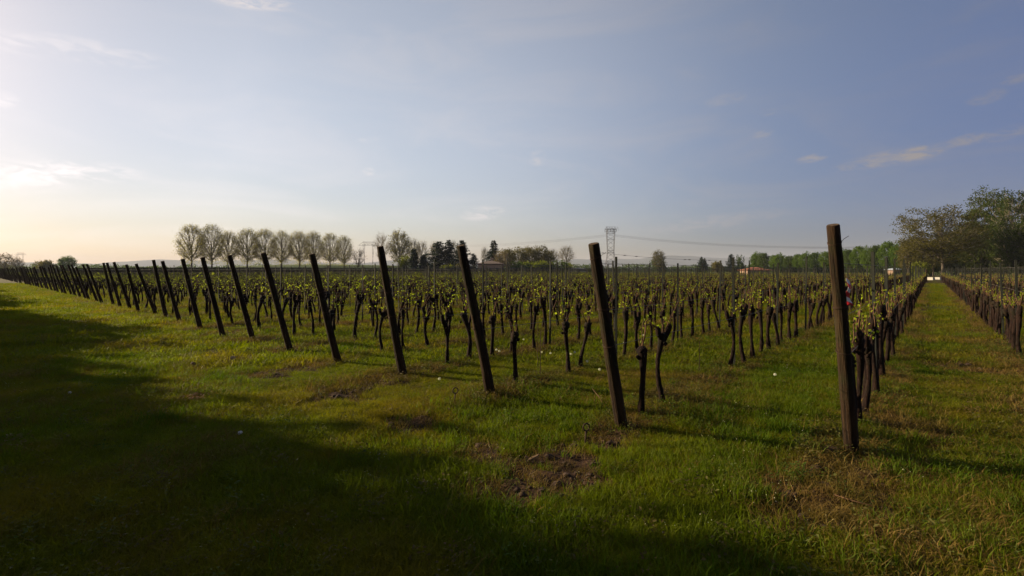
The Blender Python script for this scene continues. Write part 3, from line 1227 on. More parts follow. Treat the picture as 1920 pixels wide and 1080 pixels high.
by = bush_mesh(901, M_yel, 1800, .16)
bg_ = bush_mesh(902, M_mgreen, 1800, .16)
bo = bush_mesh(903, M_olive, 1800, .16)
BUSH = [(758, 476, 190, 11, by, 'yellow green bush at the foot of the largest budding tree'), (735, 497, 188, 9, by, 'low yellow green bush left of the largest budding tree'),
        (839, 494, 170, 13, by, 'green shrub in front of the dark cedars'), (862, 492, 172, 9, bo, 'olive shrub between cedars and third end post'),
        (965, 490, 185, 16, bg_, 'dark green shrub right of the house'), (1000, 488, 182, 20, by, 'bright yellow green bush under the olive trees'),
        (1022, 487, 184, 18, by, 'yellow green bush in the middle of the garden hedge'), (1046, 489, 183, 18, bg_, 'dark green bush right in the garden hedge'),
        (1066, 492, 188, 11, by, 'small yellow green bush ending the garden hedge'), (85, 484, 260, 16, bo, 'wide olive bush on the left horizon'),
        (1236, 484, 222, 15, bg_, 'dense green skirt of the lone tree'), (1344, 487, 235, 12, bo, 'brown rounded bush between the far conifers'),
        (1389, 479, 228, 8, bg_, 'dark rounded tree just left of the red roof'), (980, 496, 178, 13, bg_, 'low green shrub between two garden bushes'),
        (1728, 488, 100, 15, by, 'yellow green bush under the brown spreading tree'), (1108, 495, 200, 12, bg_, 'green bush behind the second end post')]
for px, top, Z, wp, me, lab in BUSH:
    tree_obj('bush', me, lab, px, Z, top, 1.6, 'bush', wscale=Z * wp / F / 1.0)

lone = tree_meshes(811, 11, 3, 1.5, 'oval', 8, 40, 300, 3, .6, .022, .22, leaves=7, leaf_s=.32, leaf_spread=.45, leaf_mat=M_olive)
tree_obj('leafy_tree', lone, 'lone rounded tree standing right of the tall pylon', 1235, 220, 469, 11, wscale=220 * 13.5 / F / 3)
round_t = [tree_meshes(820 + i, 8, 3, 1.9, 'oval', 7, 30, 260, 0, .5, .02, .2, lobe=.25, leaves=22, leaf_s=.30, leaf_spread=.34, leaf_mat=[M_lgreen, M_mgreen, M_lgreen][i]) for i in range(3)]
tree_obj('leafy_tree', round_t[0], 'round tree standing apart on the left horizon', 127, 270, 481, 8, wscale=270 * 14 / F / 3)
for px, top, wp, lab in ((8, 475, 20, 'brownish tree at the left edge of the picture'), (34, 484, 9, 'small reddish tree beside the tree at the left edge')):
    tree_obj('leafy_tree', redt, lab, px, 250, top, 9, wscale=250 * wp / F / 3)
GR = [(1418, 474), (1432, 473), (1452, 478), (1462, 476), (1480, 479), (1497, 476), (1512, 474), (1527, 472), (1548, 471), (1575, 468), (1592, 466),
      (1608, 461), (1626, 464), (1640, 458), (1662, 452), (1684, 457)]
for i, (px, top) in enumerate(GR):
    Z = 205 - i * 5.5
    tree_obj('leafy_tree', round_t[i % 3], 'bright green rounded tree, %s from the left in the long row' % ordw(i + 1), px, Z, top, 8,
             wscale=Z * (10 + .2 * i + 1.8 * math.sin(i * 2.3)) / F / 3, group='bright green trees in the long row')

for i in range(8):
    px = 1425 + i * 36
    Z = 212 - i * 8
    tree_obj('shrub', bg_, 'low dark shrub, %s from the left behind the bright green tree row' % ordw(i + 1), px, Z, 486, 1.6, 'shrub',
             wscale=Z * 20 / F / 1.0, group='low shrubs behind the green tree row')

# ---- the big trees on the right
brn = tree_meshes(831, 16, 6.3, 2.4, 'spread', 10, 70, 330, 3, .9, .02, .30, lobe=.5, leaves=32, leaf_s=.28, leaf_spread=.48, low_leaf=1600, low_mat=M_deepolive, leaf_mat=M_deepolive, lean=-1.5)
grn = [tree_meshes(840 + i, 18, 5.6, 1.4, 'oval', 12, 80, 360, 2, .9, .02, .32, lobe=.75, leaves=44, leaf_s=.31, leaf_spread=.46, low_leaf=3500, low_mat=M_deep, leaf_mat=M_deep) for i in range(2)]
tree_obj('spreading_tree', brn, 'brown green spreading tree with forked trunk at the end of the aisle', 1768, 100, 386, 16, rz=YAW, wscale=1.12)
for px, top, Z, wp, lab in ((1840, 362, 108, 42, 'tall dark green tree next right of the brown spreading tree'),
                            (1903, 354, 100, 40, 'tallest dark green tree at the right edge'), (1962, 366, 96, 46, 'dark green tree cut by the right edge')):
    tree_obj('leafy_tree', grn[int(px) % 2], lab, px, Z, top, 18, wscale=Z * wp / F / 5.6, group='tall green trees on the right')
UN = [(1703, 448, 112, 18), (1726, 440, 122, 22), (1750, 450, 128, 22), (1792, 425, 124, 28), (1815, 440, 118, 26), (1858, 430, 124, 28), (1885, 440, 118, 28), (1915, 445, 114, 26)]
for i, (px, top, Z, wp) in enumerate(UN):
    tree_obj('leafy_tree', olive_t[i % 2] if i < 3 else grn[i % 2], 'dark lower tree, %s from the left beneath the tall right trees' % ordw(i + 1),
             px, Z, top, 11 if i < 3 else 18, wscale=Z * wp / F / (4.2 if i < 3 else 5.6), group='lower trees beneath the tall right trees')

bd = bush_mesh(904, M_deep, 2600, .13)
for i, (px, top, Z, wp) in enumerate(((1700, 484, 132, 18), (1722, 482, 136, 18), (1745, 487, 138, 16), (1768, 483, 140, 18), (1790, 478, 128, 22), (1818, 480, 124, 24),
                                     (1848, 476, 126, 26), (1880, 478, 122, 26), (1912, 474, 120, 28), (1945, 478, 118, 28))):
    tree_obj('thicket_bush', bd, 'dark leafy bush, %s from the left in the thicket under the right trees' % ordw(i + 1), px, Z, top, 1.6, 'bush',
             wscale=Z * wp / F / 1.0, group='dark bushes under the right trees')

# ---- distant treeline on the flat horizon
rs2 = np.random.RandomState(31)
lf = MB()
for i in range(15000):
    px = rs2.uniform(-60, 1700)
    Z = rs2.uniform(430, 470)
    x, y = cam_pt(px, Z)
    hh = 2.2 + 3.6 * float(vnoise(px * .045, 3.0, 1.0)) + 2.6 * float(vnoise(px * .21, 8.0, 1.0))
    for _ in range(4):
        q = np.array([x + rs2.normal(0, 1.6), y + rs2.normal(0, 1.6), rs2.uniform(0, 1) ** 1.2 * hh])
        lf.leaf(q, rs2.normal(0, 1, 3), rs2.normal(0, 1, 3), rs2.uniform(.7, 1.4), rs2.uniform(.6, 1.1))
tag(new_obj('distant_treeline', lf.mesh('distant_treeline', M_mgreen)), 'low dark band of trees along the horizon', kind='stuff')

# ---- green embankment left of centre and far hills
def ridge(name, pts, depth, mat, wob=.0):
    """pts: (px, top_py, Z); a rounded bank running through them"""
    vs, fs = [], []
    prof = [(-1, 0), (-.6, .55), (-.25, .92), (0, 1), (.3, .9), (.65, .5), (1, 0)]
    for (px, top, Z) in pts:
        x, y = cam_pt(px, Z)
        h = hz(Z, top)
        x2, y2 = cam_pt(px, Z + 1)
        dx, dy = x2 - x, y2 - y
        n = math.hypot(dx, dy)
        for a, b in prof:
            vs.append((x + dx / n * a * depth, y + dy / n * a * depth, h * b - .4))
    m = len(prof)
    for i in range(len(pts) - 1):
        for j in range(m - 1):
            a = i * m + j
            fs.append((a, a + m, a + m + 1, a + 1))
    mb = MB()
    mb.add(vs, fs)
    return new_obj(name, mb.mesh(name, mat, True))


M_bank = plainmat('embankment_grass', (.055, .085, .015), .95, 0, .3, .15)
M_hill = plainmat('hill_forest', (.035, .045, .03), .95, 0, .3, .004)
tag(ridge('embankment', [(430, 499, 300), (470, 496.5, 300), (520, 495, 300), (580, 494.5, 300), (640, 494.5, 300), (700, 495.5, 300), (745, 497, 300), (780, 501, 300)], 16, M_bank), kind='structure')
hp = []
for px in range(-300, 2300, 20):
    v = 495 - 12 * float(vnoise(px * .011 + 4, 1.0, 1.0)) * (1.0 if px > 700 else .6) - 3 * float(vnoise(px * .05, 6.0, 1.0))
    if 1150 < px < 1420:
        v -= 5
    hp.append((px, v, 5300))
tag(ridge('hills', hp, 500, M_hill), kind='structure')


# ------------------------------------------------------------------ houses
M_wall = plainmat('plaster_wall', (.30, .20, .15), .9, 0, .15, 1.5)
M_wall2 = plainmat('pale_wall', (.42, .38, .33), .9, 0, .12, 1.5)
M_roof = plainmat('roof_tiles', (.13, .095, .075), .9, 0, .3, 3)
M_glass = plainmat('dark_window', (.03, .035, .045), .15, 0, .1, 1, .6)
M_frame = plainmat('window_frame', (.25, .2, .16), .7)


def house(name, label, px, Z, w_, d_, wall_h, roof_h, wallm, roofm, wins, cat='house', rz=0.0, chimney=True):
    x, y = cam_pt(px, Z)
    o = thing(name, label, cat, (x, y, 0), YAW + rz)
    mb = MB()
    mb.box((0, 0, wall_h / 2 - .1), (w_, d_, wall_h + .2))
    new_obj('wall', mb.mesh('wall', wallm), o)
    mb = MB()
    e = .5
    a, b = w_ / 2 + e, d_ / 2 + e
    z0, z1 = wall_h + .003, wall_h + roof_h
    rl = max(.4, w_ / 2 - d_ / 2)
    mb.add([(-a, -b, z0), (a, -b, z0), (a, b, z0), (-a, b, z0), (-rl, 0, z1), (rl, 0, z1), (-a, -b, z0 + .15), (a, -b, z0 + .15), (a, b, z0 + .15), (-a, b, z0 + .15)],
           [(3, 2, 1, 0), (0, 1, 7, 6), (1, 2, 8, 7), (2, 3, 9, 8), (3, 0, 6, 9), (6, 7, 5, 4), (8, 9, 4, 5), (7, 8, 5), (9, 6, 4)])
    rf = new_obj('roof', mb.mesh('roof', roofm), o)
    if chimney:
        mb = MB()
        mb.box((rl * .5, .6, z1 + .1), (.7, .7, 1.5))
        mb.box((rl * .5, .6, z1 + .92), (.9, .9, .14))
        new_obj('chimney', mb.mesh('chimney', wallm), rf)
    for (wx, wz, ww, wh) in wins:
        mb = MB()
        yy = -d_ / 2
        for sx in (-1, 1):
            mb.box((wx + sx * ww / 2, yy - .03, wz), (.1, .1, wh + .1))
        for sz in (-1, 1):
            mb.box((wx, yy - .032, wz + sz * wh / 2), (ww - .1, .1, .1))
        fr = new_obj('window', mb.mesh('window', M_frame), o)
        mb = MB()
        mb.box((wx, yy - .012, wz), (ww - .1, .03, wh - .1))
        new_obj('pane', mb.mesh('pane', M_glass), fr)
    return o


house('garden_house', 'pinkish plastered house with low brown roof among garden trees', 920, 172, 8.6, 7, 3.7, 1.2, M_wall, M_roof,
      [(-2.6, 1.6, 1.0, 1.2), (-.2, 1.6, 1.0, 1.3), (2.4, 1.3, 1.1, 2.0)])
house('low_farm_building', 'long low farm building with red tiled roof left of the green trees', 1415, 168, 7.6, 6, 1.5, 1.1, M_wall, plainmat('red_roof_tiles', (.33, .12, .06), .9, 0, .25, 2),
      [(-2, .8, .8, .7), (1.6, .8, .8, .7)], 'farm building', chimney=False)
house('pale_shed', 'small pale shed with flat grey roof right of the garden hedge', 1083, 185, 6.5, 5, 1.9, .5, M_wall2, plainmat('grey_roof', (.22, .22, .24), .8), [(0, 1, 1, .8)], 'shed', chimney=False)
house('white_shed', 'pale blue roofed shed seen under the bright green trees', 1676, 118, 1.5, 2, 1.7, .4, M_wall, plainmat('blue_grey_roof', (.40, .45, .55), .6), [(0, 1, .9, .8)], 'shed', chimney=False)

# white low blocks at the end of the aisle
for px, wd, lab in ((1743, 1.4, 'longer low white concrete block at the end of the grass aisle'), (1759, .9, 'shorter low white concrete block at the end of the grass aisle')):
    mb = MB()
    mb.box((0, 0, .20), (wd, .45, .40))
    mb.box((0, 0, .435), (wd - .12, .34, .07))
    x, y = cam_pt(px, 82)
    tag(new_obj('concrete_block', mb.mesh('concrete_block', plainmat('white_concrete', (.34, .32, .28), .8, 0, .2, 4)), None, (x, y, 0), (0, 0, math.radians(-38))), lab, 'block')
# small post closing the aisle
x, y = cam_pt(1737, 70)
mb = MB()
mb.tube([(0, 0, -.1), (0, 0, 1.0), (.02, 0, 1.75)], [.11, .10, .09], 8)
tag(new_obj('aisle_post', mb.mesh('aisle_post', M_post)), 'dark post standing before the white blocks at the aisle end', 'post').location = (x, y, 0)


# ------------------------------------------------------------------ pylons and lines
def bars(mb, pairs, r):
    for a, b in pairs:
        mb.tube([a, b], [r, r], 4, False)


def pylon(name, label, px, Z, top, kind, group=None):
    x, y = cam_pt(px, Z)
    H = hz(Z, top)
    o = thing(name, label, 'pylon', (x, y, 0), YAW, group)
    if kind == 'single':
        u = H / 74.0
        zl = [(0, 9.5), (.22, 6.9), (.42, 5.2), (.47, 5.2), (.7, 5.9), (.84, 6.4), (.93, 6.0)]
        r = .0028 * H
        def ring(i):
            t, hw = zl[i]
            hw *= u
            dp = hw * .6
            return [np.array([sx * hw, sy * dp, t * H]) for sx, sy in ((-1, -1), (1, -1), (1, 1), (-1, 1))]
        for c in range(4):
            mb = MB()
            mb.tube([ring(i)[c] for i in range(len(zl))], [r * 1.3] * len(zl), 4, False)
            new_obj('leg', mb.mesh('leg', M_pylon), o)
        mb = MB()
        for i in range(len(zl) - 1):
            A_, B_ = ring(i), ring(i + 1)
            steps = 2 if i in (0, 1, 3, 4) else 1
            for s in range(steps):
                lo = [A_[c] + (B_[c] - A_[c]) * s / steps for c in range(4)]
                hi = [A_[c] + (B_[c] - A_[c]) * (s + 1) / steps for c in range(4)]
                for c in range(4):
                    d_ = (c + 1) % 4
                    bars(mb, [(lo[c], hi[d_]), (lo[d_], hi[c])], r * .62)
            bars(mb, [(B_[c], B_[(c + 1) % 4]) for c in range(4)], r * .8)
        new_obj('bracing', mb.mesh('bracing', M_pylon), o)
        mb = MB()
        for z, hw in ((.93, 9.5), (.87, 8.4)):
            for sy in (-1, 1):
                bars(mb, [((-hw * u, 0, z * H), (0, sy * 3 * u, z * H + 2 * u)), ((hw * u, 0, z * H), (0, sy * 3 * u, z * H + 2 * u)),
                          ((-hw * u, 0, z * H), (hw * u, 0, z * H)), ((-hw * u, 0, z * H), (-6 * u, 0, z * H + 4 * u)), ((hw * u, 0, z * H), (6 * u, 0, z * H + 4 * u))], r * .9)
        for i in range(-2, 3):
            bars(mb, [((i * 4.4 * u, 0, .90 * H), ((i + .5) * 4.4 * u, 0, .985 * H)), (((i + .5) * 4.4 * u, 0, .985 * H), ((i + 1) * 4.4 * u, 0, .90 * H))], r * .8)
        bars(mb, [((-8 * u, 0, .985 * H), (9 * u, 0, .985 * H)), ((-5.5 * u, 0, .9 * H), (-5.5 * u, 0, H))], r * .8)
        new_obj('cross_arm', mb.mesh('cross_arm', M_pylon), o)
        for sx in (-9.5, -5, 0, 5, 9.5):
            mb = MB()
            mb.tube([(sx * u, 0, .93 * H), (sx * u, 0, .87 * H)], [r * 1.2] * 2, 5)
            new_obj('insulator', mb.mesh('insulator', M_pylon), o)
    else:
        u = H / 52.0
        r = .0042 * H
        for s in (-1, 1):
            mb = MB()
            bars(mb, [((s * 5 * u, 0, 0), (s * 10 * u, 0, H * .9)), ((s * 8.5 * u, 0, 0), (s * 6 * u, 0, H * .9))], r)
            for i in range(8):
                t, t2 = i / 8, (i + 1) / 8
                a0, b0 = 5 + 5 * t, 8.5 - 2.5 * t
                a1, b1 = 5 + 5 * t2, 8.5 - 2.5 * t2
                bars(mb, [((s * a0 * u, 0, H * .9 * t), (s * b1 * u, 0, H * .9 * t2)), ((s * b0 * u, 0, H * .9 * t), (s * a1 * u, 0, H * .9 * t2))], r * .6)
            new_obj('leg', mb.mesh('leg', M_pylon), o)
        mb = MB()
        bars(mb, [((-17 * u, 0, H * .86), (-9 * u, 0, H * .97)), ((17 * u, 0, H * .86), (9 * u, 0, H * .97)), ((-9 * u, 0, H * .97), (9 * u, 0, H * .97)),
                  ((-17 * u, 0, H * .86), (17 * u, 0, H * .86)), ((-8 * u, 0, H * .97), (-8 * u, 0, H)), ((8 * u, 0, H * .97), (8 * u, 0, H))], r)
        for i in range(-4, 4):
            bars(mb, [((i * 2.4 * u, 0, H * .86), ((i + .5) * 2.4 * u, 0, H * .97)), (((i + .5) * 2.4 * u, 0, H * .97), ((i + 1) * 2.4 * u, 0, H * .86))], r * .7)
        new_obj('cross_arm', mb.mesh('cross_arm', M_pylon), o)
    return o


pylon('transmission_tower', 'tall slender lattice pylon right of the second end post', 1145, 430, 424, 'single')
pylon('transmission_tower', 'twin-legged lattice pylon between bare trees left of the fourth end post', 691, 520, 452, 'twin')
pylon('transmission_tower', 'tiny twin-legged pylon above the trees at the far left', 38, 900, 473, 'twin')


def cable(label, p, q, sag, r, n=24, blips=None, name='power_cable'):
    a = np.array([*cam_pt(p[0], p[2]), hz(p[2], p[1])])
    b = np.array([*cam_pt(q[0], q[2]), hz(q[2], q[1])])
    pts = [a + (b - a) * t - np.array([0, 0, 4 * sag * t * (1 - t)]) for t in np.linspace(0, 1, n + 1)]
    mb = MB()
    mb.tube(pts, [r] * (n + 1), 4, False)
    o = new_obj(name, mb.mesh(name, M_pylon))
    tag(o, label, 'power cable', 'power lines across the sky')
    if blips:
        for t in blips:
            c = a + (b - a) * t - np.array([0, 0, 4 * sag * t * (1 - t)])
            mb = MB()
            mb.tube([c + [-.0, 0, 0] + RIGHT * -.9, c, c + RIGHT * .9], [.12, .3, .12], 5)
            new_obj('cable_marker', mb.mesh('cable_marker', M_pylon), o)
    return o


for i, (dy, w1) in enumerate(((0, 'upper'), (1.6, 'middle'), (3.4, 'lower'))):
    cable('%s cable running left from the tall pylon' % w1, (1137, 440 + dy, 430), (880, 459 + dy, 700), 2.0, .055)
    cable('%s cable running right from the tall pylon' % w1, (1154, 440 + dy, 430), (1780, 459 + dy * .6, 300), 5.0, .055)
cable('low cable with dark markers crossing behind the tall pylon', (1128, 474, 300), (1345, 488, 300), 1.0, .07, 24, [.01, .2, .30, .45, .48, .72, .76, .93])

# ------------------------------------------------------------------ trees behind the photographer that throw the shade, with a back row added to block skylight
shade = tree_meshes(950, 8, 3.4, 2.0, 'oval', 8, 34, 330, 0, .5, .02, .2, leaves=26, leaf_s=.44, leaf_spread=.45, leaf_mat=M_mgreen)
rng = random.Random(15)


def shade_row(x0, x1, yy, h0, h1, step, ws, words, group):
    xs, i = x0, 0
    while xs < x1:
        o = thing('headland_tree', 'unseen leafy green tree in the %s row behind the headland, %s from the far end' % (words, ordw(i + 1)), 'tree',
                  (xs, yy + rng.uniform(-.4, .4), 0), rng.uniform(0, 6.28), group, (ws, ws, rng.uniform(h0, h1) / 8))
        for k_, me in shade.items():
            new_obj(k_, me, o)
        xs += step * rng.uniform(.8, 1.15)
        i += 1


shade_row(-150, -6, -9.6, 7.6, 9.3, 4.6, 1.15, 'front', 'leafy trees in the front row behind the headland')
shade_row(-120, 60, -24, 15.5, 18.5, 9.0, 2.2, 'back', 'tall unseen trees added behind the headland to block skylight')  # unseen row put in to cut the sky fill from behind

# ------------------------------------------------------------------ grass
def tuft_mesh(seed, n, h, spread, width, mat, bend=.5, segs=2):
    rs_ = np.random.RandomState(seed)
    mb = MB()
    for i in range(n):
        a = rs_.uniform(0, 6.28)
        r0 = spread * rs_.uniform(0, 1) ** .5
        p = np.array([math.cos(a) * r0, math.sin(a) * r0, -.01])
        b = rs_.uniform(0, 6.28)
        d = np.array([math.cos(b), math.sin(b), 0])
        sd = np.array([-math.sin(b), math.cos(b), 0])
        rc = rs_.uniform(0, 6.28)
        sd = np.array([math.cos(rc), math.sin(rc), 0])
        L = h * rs_.uniform(.45, 1.15)
        bd = bend * rs_.uniform(.2, 1.2)
        w0 = width * rs_.uniform(.7, 1.2)
        vs = []
        for s in range(segs):
            t = s / segs
            c = p + d * L * bd * t * t + np.array([0, 0, L * t * (1 - .3 * bd * t)])
            vs += [c - sd * w0 * (1 - .35 * t), c + sd * w0 * (1 - .35 * t)]
        c = p + d * L * bd + np.array([0, 0, L * (1 - .3 * bd)])
        vs.append(c)
        fs = [(2 * s, 2 * s + 1, 2 * s + 3, 2 * s + 2) for s in range(segs - 1)]
        fs.append((2 * segs - 2, 2 * segs - 1, 2 * segs))
        mb.add(vs, fs)
    return mb.mesh('grass_tuft', mat)


def weed_mesh(seed, n=16, s=.019):
    rs_ = np.random.RandomState(seed)
    mb = MB()
    for i in range(n):
        a = rs_.uniform(0, 6.28)
        r = rs_.uniform(.0, .07)
        z = rs_.uniform(.01, .10)
        c = np.array([math.cos(a) * r, math.sin(a) * r, z])
        mb.leaf(c, np.array([math.cos(a), math.sin(a), rs_.uniform(-.1, .6)]), np.array([0, 0, 1.0]) + rs_.normal(0, .3, 3), s * rs_.uniform(.8, 1.8), s * .8, 0, .003)
    return mb.mesh('weed', M_weed)


def in_view(n, zmin, zmax, rs_, power=1.0):
    """points on the ground inside the camera's fan, density falling with distance"""
    u = rs_.rand(n)
    Z = (zmin ** (power) + u * (zmax ** power - zmin ** power)) ** (1 / power)
    px = rs_.uniform(-120, 2040, n)
    X = (px - 960) / F * Z
    P_ = X[:, None] * RIGHT[None, :2] + Z[:, None] * FWD[None, :2]
    return P_[:, 0], P_[:, 1], Z


def place(name, n, zmin, zmax, coll, nvar, seed, smin, smax, mask, label, power=1.0, grow=0.0):
    rs_ = np.random.RandomState(seed)
    x, y, Z = in_view(n, zmin, zmax, rs_, power)
    keep = rs_.rand(n) < mask(x, y)
    x, y, Z = x[keep], y[keep], Z[keep]
    m = len(x)
    s = rs_.uniform(smin, smax, m) * (.75 + .6 * vnoise(x, y, .9)) * (1 + grow * Z)
    P_ = np.stack([x, y, gh(x, y)], -1)
    R_ = np.stack([rs_.normal(0, .1, m), rs_.normal(0, .1, m), rs_.uniform(0, 6.28, m)], -1)
    return scatter(name, P_, R_, s, rs_.randint(0, nvar, m), coll, label)


short = proto_collection('short_grass', [tuft_mesh(1000 + i, 34, .070, .10, .0022, M_grass, .9) for i in range(6)])
lush = proto_collection('lush_grass', [tuft_mesh(1020 + i, 34, .125, .10, .0026, M_grass_lush, .6, 3) for i in range(5)])
dry = proto_collection('dry_grass', [tuft_mesh(1040 + i, 24, .12, .12, .0022, M_dry, 1.4) for i in range(5)])
weeds = proto_collection('weeds', [weed_mesh(1060 + i) for i in range(4)])
farg = proto_collection('far_grass', [tuft_mesh(1080 + i, 30, .10, .22, .006, M_grass, .8) for i in range(5)])


def m_short(x, y):
    return np.clip(1 - .92 * strip_mask(x, y) - .97 * patch_mask(x, y) - .75 * rut_mask(x, y) - .3 * ((x > -.4) & (x < 1.3)), 0.02, 1)


def m_lush(x, y):
    base = np.clip((vnoise(x + 20, y + 7, .8) - .45) * 3.0, 0, 1)
    near0 = np.exp(-((x + 1.5) / .9) ** 2) * (y > 2)     # lush strip left of the tall post
    return np.clip(base * .7 + near0, 0, 1) * (1 - .8 * strip_mask(x, y)) * (1 - .95 * patch_mask(x, y))


def m_dry(x, y):
    s = strip_mask(x, y)
    pm = patch_mask(x, y)
    aisle = ((x > -.4) & (x < 1.3)) * .9
    return np.clip(s * 1.0 + .45 * pm + .10 + .5 * (vnoise(x + 5, y, .7) > .66) + aisle * vnoise(x, y, 1.1), 0, 1)


def m_weed(x, y):
    return np.clip(strip_mask(x, y) * .9 + .25 * vnoise(x, y, 2) + .1, 0, 1) * (1 - .7 * patch_mask(x, y))


place('meadow_grass', 60000, 2.0, 9.5, short, 6, 1, .75, 1.2, m_short, 'short grass covering the headland and the spaces between rows', 1.7)
place('lush_grass', 22000, 2.0, 14, lush, 5, 2, .6, 1.15, m_lush, 'taller darker green grass in patches', 1.6)
place('dry_grass', 34000, 2.0, 16, dry, 5, 3, .6, 1.2, m_dry, 'straw coloured dry grass along the vine strips', 1.5)
place('low_weeds', 16000, 2.0, 14, weeds, 4, 4, .6, 1.3, m_weed, 'small broad-leaved weeds among the grass', 1.5)
place('distant_dry_grass', 30000, 14, 45, dry, 5, 33, 1.2, 2.2, lambda x, y: strip_mask(x, y), 'brown dry growth under the further rows', 1.2)
place('distant_grass', 60000, 8.5, 60, farg, 5, 5, .8, 1.2, m_short, 'short grass further out between the rows', 1.1, .012)

# ------------------------------------------------------------------ soil clods
def clod_mesh(seed):
    rs_ = np.random.RandomState(seed)
    import bmesh
    bm = bmesh.new()
    bmesh.ops.create_icosphere(bm, subdivisions=2, radius=1)
    for v in bm.verts:
        k_ = 1 + rs_.uniform(-.22, .22)
        v.co = Vector((v.co.x * k_, v.co.y * k_ * .8, v.co.z * k_ * .55))
    me = bpy.data.meshes.new('clod')
    bm.to_mesh(me)
    bm.free()
    me.materials.append(M_clod)
    return me


clods = [clod_mesh(i) for i in range(4)]
rs3 = np.random.RandomState(8)
x, y, Z = in_view(30000, 2.2, 14, rs3, 1.4)
kp = rs3.rand(len(x)) < np.clip(patch_mask(x, y) * .8 + strip_mask(x, y) * .18 + rut_mask(x, y) * .15, 0, 1)
x, y = x[kp], y[kp]
scatter('soil_crumbs', np.stack([x, y, gh(x, y)], -1), np.stack([rs3.rand(len(x)) * .5, rs3.rand(len(x)) * .5, rs3.rand(len(x)) * 6], -1),
        rs3.gamma(1.6, .009, len(x)) + .004, rs3.randint(0, 4, len(x)), proto_collection('soil_clod', clods), 'crumbly brown soil where the turf is broken')

# single stones and clods
def lump(name, px, py, s, mat, label, cat, seed):
    me = clod_mesh(seed).copy()
    me.materials.clear()
    me.materials.append(mat)
    x_, y_ = ground_pt(px, py)
    tag(new_obj(name, me, None, (x_, y_, float(gh(x_, y_)) + s * .75 + .02), (0.2, .1, seed), (s, s * .8, s * 1.1)), label, cat)


lump('pale_stone', 450, 822, .030, M_white, 'pale rounded stone lying in the shaded grass', 'stone', 21)
lump('white_stone', 131, 745, .032, M_white, 'small flat white stone in the shade at far left', 'stone', 22)
lump('pale_clod', 436, 676, .06, plainmat('dry_clay', (.30, .21, .13), .9), 'dry pale clod of earth near the seventh end post', 'clod', 23)
lump('white_stone', 270, 631, .045, M_white, 'small white stone in the sunny grass left of the posts', 'stone', 24)
lump('dark_clod', 362, 688, .06, M_clod, 'dark clod of soil in the sunny grass', 'clod', 25)
# wood chip
x_, y_ = ground_pt(1000, 862)
mb = MB()
mb.add([(-.07, -.01, 0), (.04, -.018, .005), (.06, .004, .01), (-.03, .014, .005), (-.07, -.01, .008), (.04, -.015, .013), (.06, .004, .016), (-.03, .013, .012)],
       [(3, 2, 1, 0), (4, 5, 6, 7), (0, 1, 5, 4), (1, 2, 6, 5), (2, 3, 7, 6), (3, 0, 4, 7)])
tag(new_obj('wood_splinter', mb.mesh('wood_splinter', plainmat('raw_wood', (.16, .10, .05), .8, 0, .2, 20)), None, (x_, y_, float(gh(x_, y_)) + .03), (.1, -.25, YAW + .4)),
    'pale wood splinter lying above the bare soil patch', 'wood chip')
# leaf litter heap in shade at 368,751
x_, y_ = ground_pt(368, 751)
mb = MB()
r4 = np.random.RandomState(3)
for i in range(90):
    mb.leaf((r4.normal(0, .09), r4.normal(0, .07), r4.uniform(.03, .08)), r4.normal(0, 1, 3) * [1, 1, .3], np.array([0, 0, 1.]) + r4.normal(0, .5, 3), .05, .035)
tag(new_obj('dead_leaves', mb.mesh('dead_leaves', leafmat('dead_leaf', (.22, .11, .05), (.3, .17, .08), .2)), None, (x_, y_, float(gh(x_, y_)))),
    'small heap of brown dead leaves in the shaded grass', 'leaves')

# bent cane pruned twig standing near the second vine of the second row, plus twigs
def twig(name, label, pts, r, mat=M_cane):
    mb = MB()
    mb.tube(pts, list(np.linspace(r, r * .5, len(pts))), 5)
    tag(new_obj(name, mb.mesh(name, mat, True)), label, 'twig')


a = ground_pt(1265, 752)
twig('dry_stalk', 'tall pale dry stalk leaning right of the paired near vines', [(a[0], a[1], 0), (a[0] + .04, a[1] + .06, .17), (a[0] + .10, a[1] + .12, .36)], .005, M_dry)
a = ground_pt(1140, 775)
b_ = ground_pt(1108, 742)
twig('pruned_twig', 'dark pruned twig rising left of the second end post', [(a[0], a[1], .02), ((a[0] + b_[0]) / 2, (a[1] + b_[1]) / 2, .09), (b_[0], b_[1], .12)], .006)
a = ground_pt(1600, 955)
twig('pruned_twig', 'pale pruned twig lying on soil before the tall end post', [(a[0] - .12, a[1] + .05, .05), (a[0], a[1], .06), (a[0] + .16, a[1] - .03, .07)], .006)
# thin rods
for (px, by_, ty, lab) in ((1311, 706, 640, 'thin rusty rod between the near vines and the stakes'), (1013, 715, 620, 'thin dark rod right of the forked near vine'),
                           (1048 - 40, 690, 600, 'thin dark rod behind the forked near vine')):
    x_, y_ = ground_pt(px, by_)
    Z = project(x_, y_, 0)[2]
    mb = MB()
    mb.tube([(0, 0, -.05), (0, .01, hz(Z, ty))], [.006, .005], 5)
    tag(new_obj('thin_rod', mb.mesh('thin_rod', M_rust), None, (x_, y_, 0)), lab, 'rod')

# ------------------------------------------------------------------ dandelion clocks
def puff_meshes(seed):
    rs_ = np.random.RandomState(seed)
    st, hd = MB(), MB()
    h = rs_.uniform(.16, .24)
    st.tube([(0, 0, 0), (.008, 0, h * .5), (.004, .006, h)], [.0022, .002, .0018], 5)
    c = np.array([.004, .006, h + .006])
    for i in range(70):
        d = rs_.normal(0, 1, 3)
        d /= np.linalg.norm(d)
        hd.tube([c, c + d * .017], [.0002, .0004], 3, False)
        for j in range(3):
            hd.leaf(c + d * .016, np.cross(d, rs_.normal(0, 1, 3)) + d * .4, d, .009, .004)
    return st.mesh('stem', M_grass), hd.mesh('seed_head', M_puff)


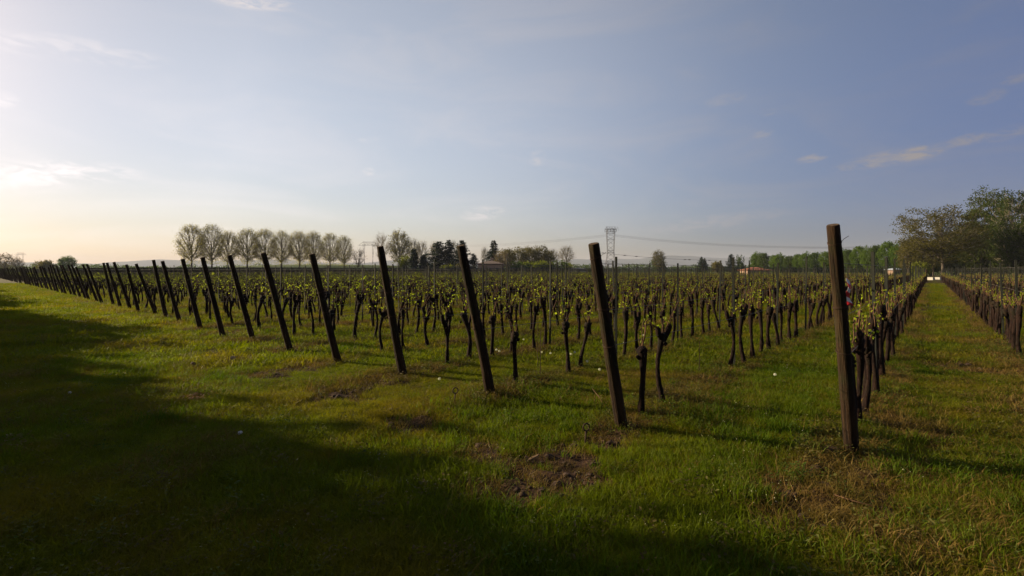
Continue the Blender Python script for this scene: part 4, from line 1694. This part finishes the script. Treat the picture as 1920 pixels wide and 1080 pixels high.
pf = [puff_meshes(i) for i in range(3)]
PF = [(930, 667, 'left of a close pair right of the third end post'), (936, 668, 'right of a close pair right of the third end post'),
      (1016, 667, 'alone between two thin vines'), (1033, 671, 'near the thin dark rod'), (1078, 668, 'left of the stout vine before the second end post'),
      (1070, 672, 'just below its neighbour'), (1100, 692, 'at the foot of a vine left of the second end post'), (1124, 706, 'lowest, close to the second end post'),
      (982, 640, 'behind the forked near vine'), (1172, 628, 'right of the second end post'), (1207, 627, 'above the first vine of the second row'),
      (1170, 645, 'low and right of the second end post'), (838, 632, 'in the grass left of the third end post'), (823, 725, 'in the open grass near the eye bolt'),
      (838, 664, 'in sunny grass between the third and fourth end posts'), (1454, 717, 'in the lush grass left of the tall end post')]
for i, (px, py, w_) in enumerate(PF):
    x_, y_ = ground_pt(px, py + 14)
    o = thing('dandelion', 'white dandelion clock %s' % w_, 'dandelion', (x_, y_, float(gh(x_, y_))), i, 'white dandelion clocks in the grass')
    new_obj('stem', pf[i % 3][0], o)
    new_obj('seed_head', pf[i % 3][1], o)

fl = MB()
rf_ = np.random.RandomState(4)
for i in range(7):
    fl.leaf((rf_.normal(0, .04), rf_.normal(0, .04), rf_.uniform(.06, .15)), rf_.normal(0, 1, 3), np.array([0, 0, 1.]), .006, .006)
flc = proto_collection('small_flower', [fl.mesh('small_flower', M_flower)])
place('small_meadow_flowers', 900, 3.0, 14, flc, 1, 12, .7, 1.2, lambda x, y: np.clip(np.exp(-((x + 1.6) / .8) ** 2) + (vnoise(x, y, .7) > .72) * .4, 0, 1), 'tiny white and yellow flowers in the grass', 1.4)

# ------------------------------------------------------------------ haze
hm = bpy.data.materials.new('haze_air')
hm.use_nodes = True
ht = hm.node_tree
ht.nodes.clear()
ho = ht.nodes.new('ShaderNodeOutputMaterial')
pv = ht.nodes.new('ShaderNodeVolumePrincipled')
pv.inputs['Color'].default_value = (.75, .82, 1.0, 1)
pv.inputs['Density'].default_value = .00010
ht.links.new(pv.outputs[0], ho.inputs['Volume'])
mb = MB()
mb.box((FWD[0] * 600, FWD[1] * 600, 64), (12000, 12000, 130))
hb = new_obj('haze', mb.mesh('haze', hm))
hb['kind'] = 'stuff'
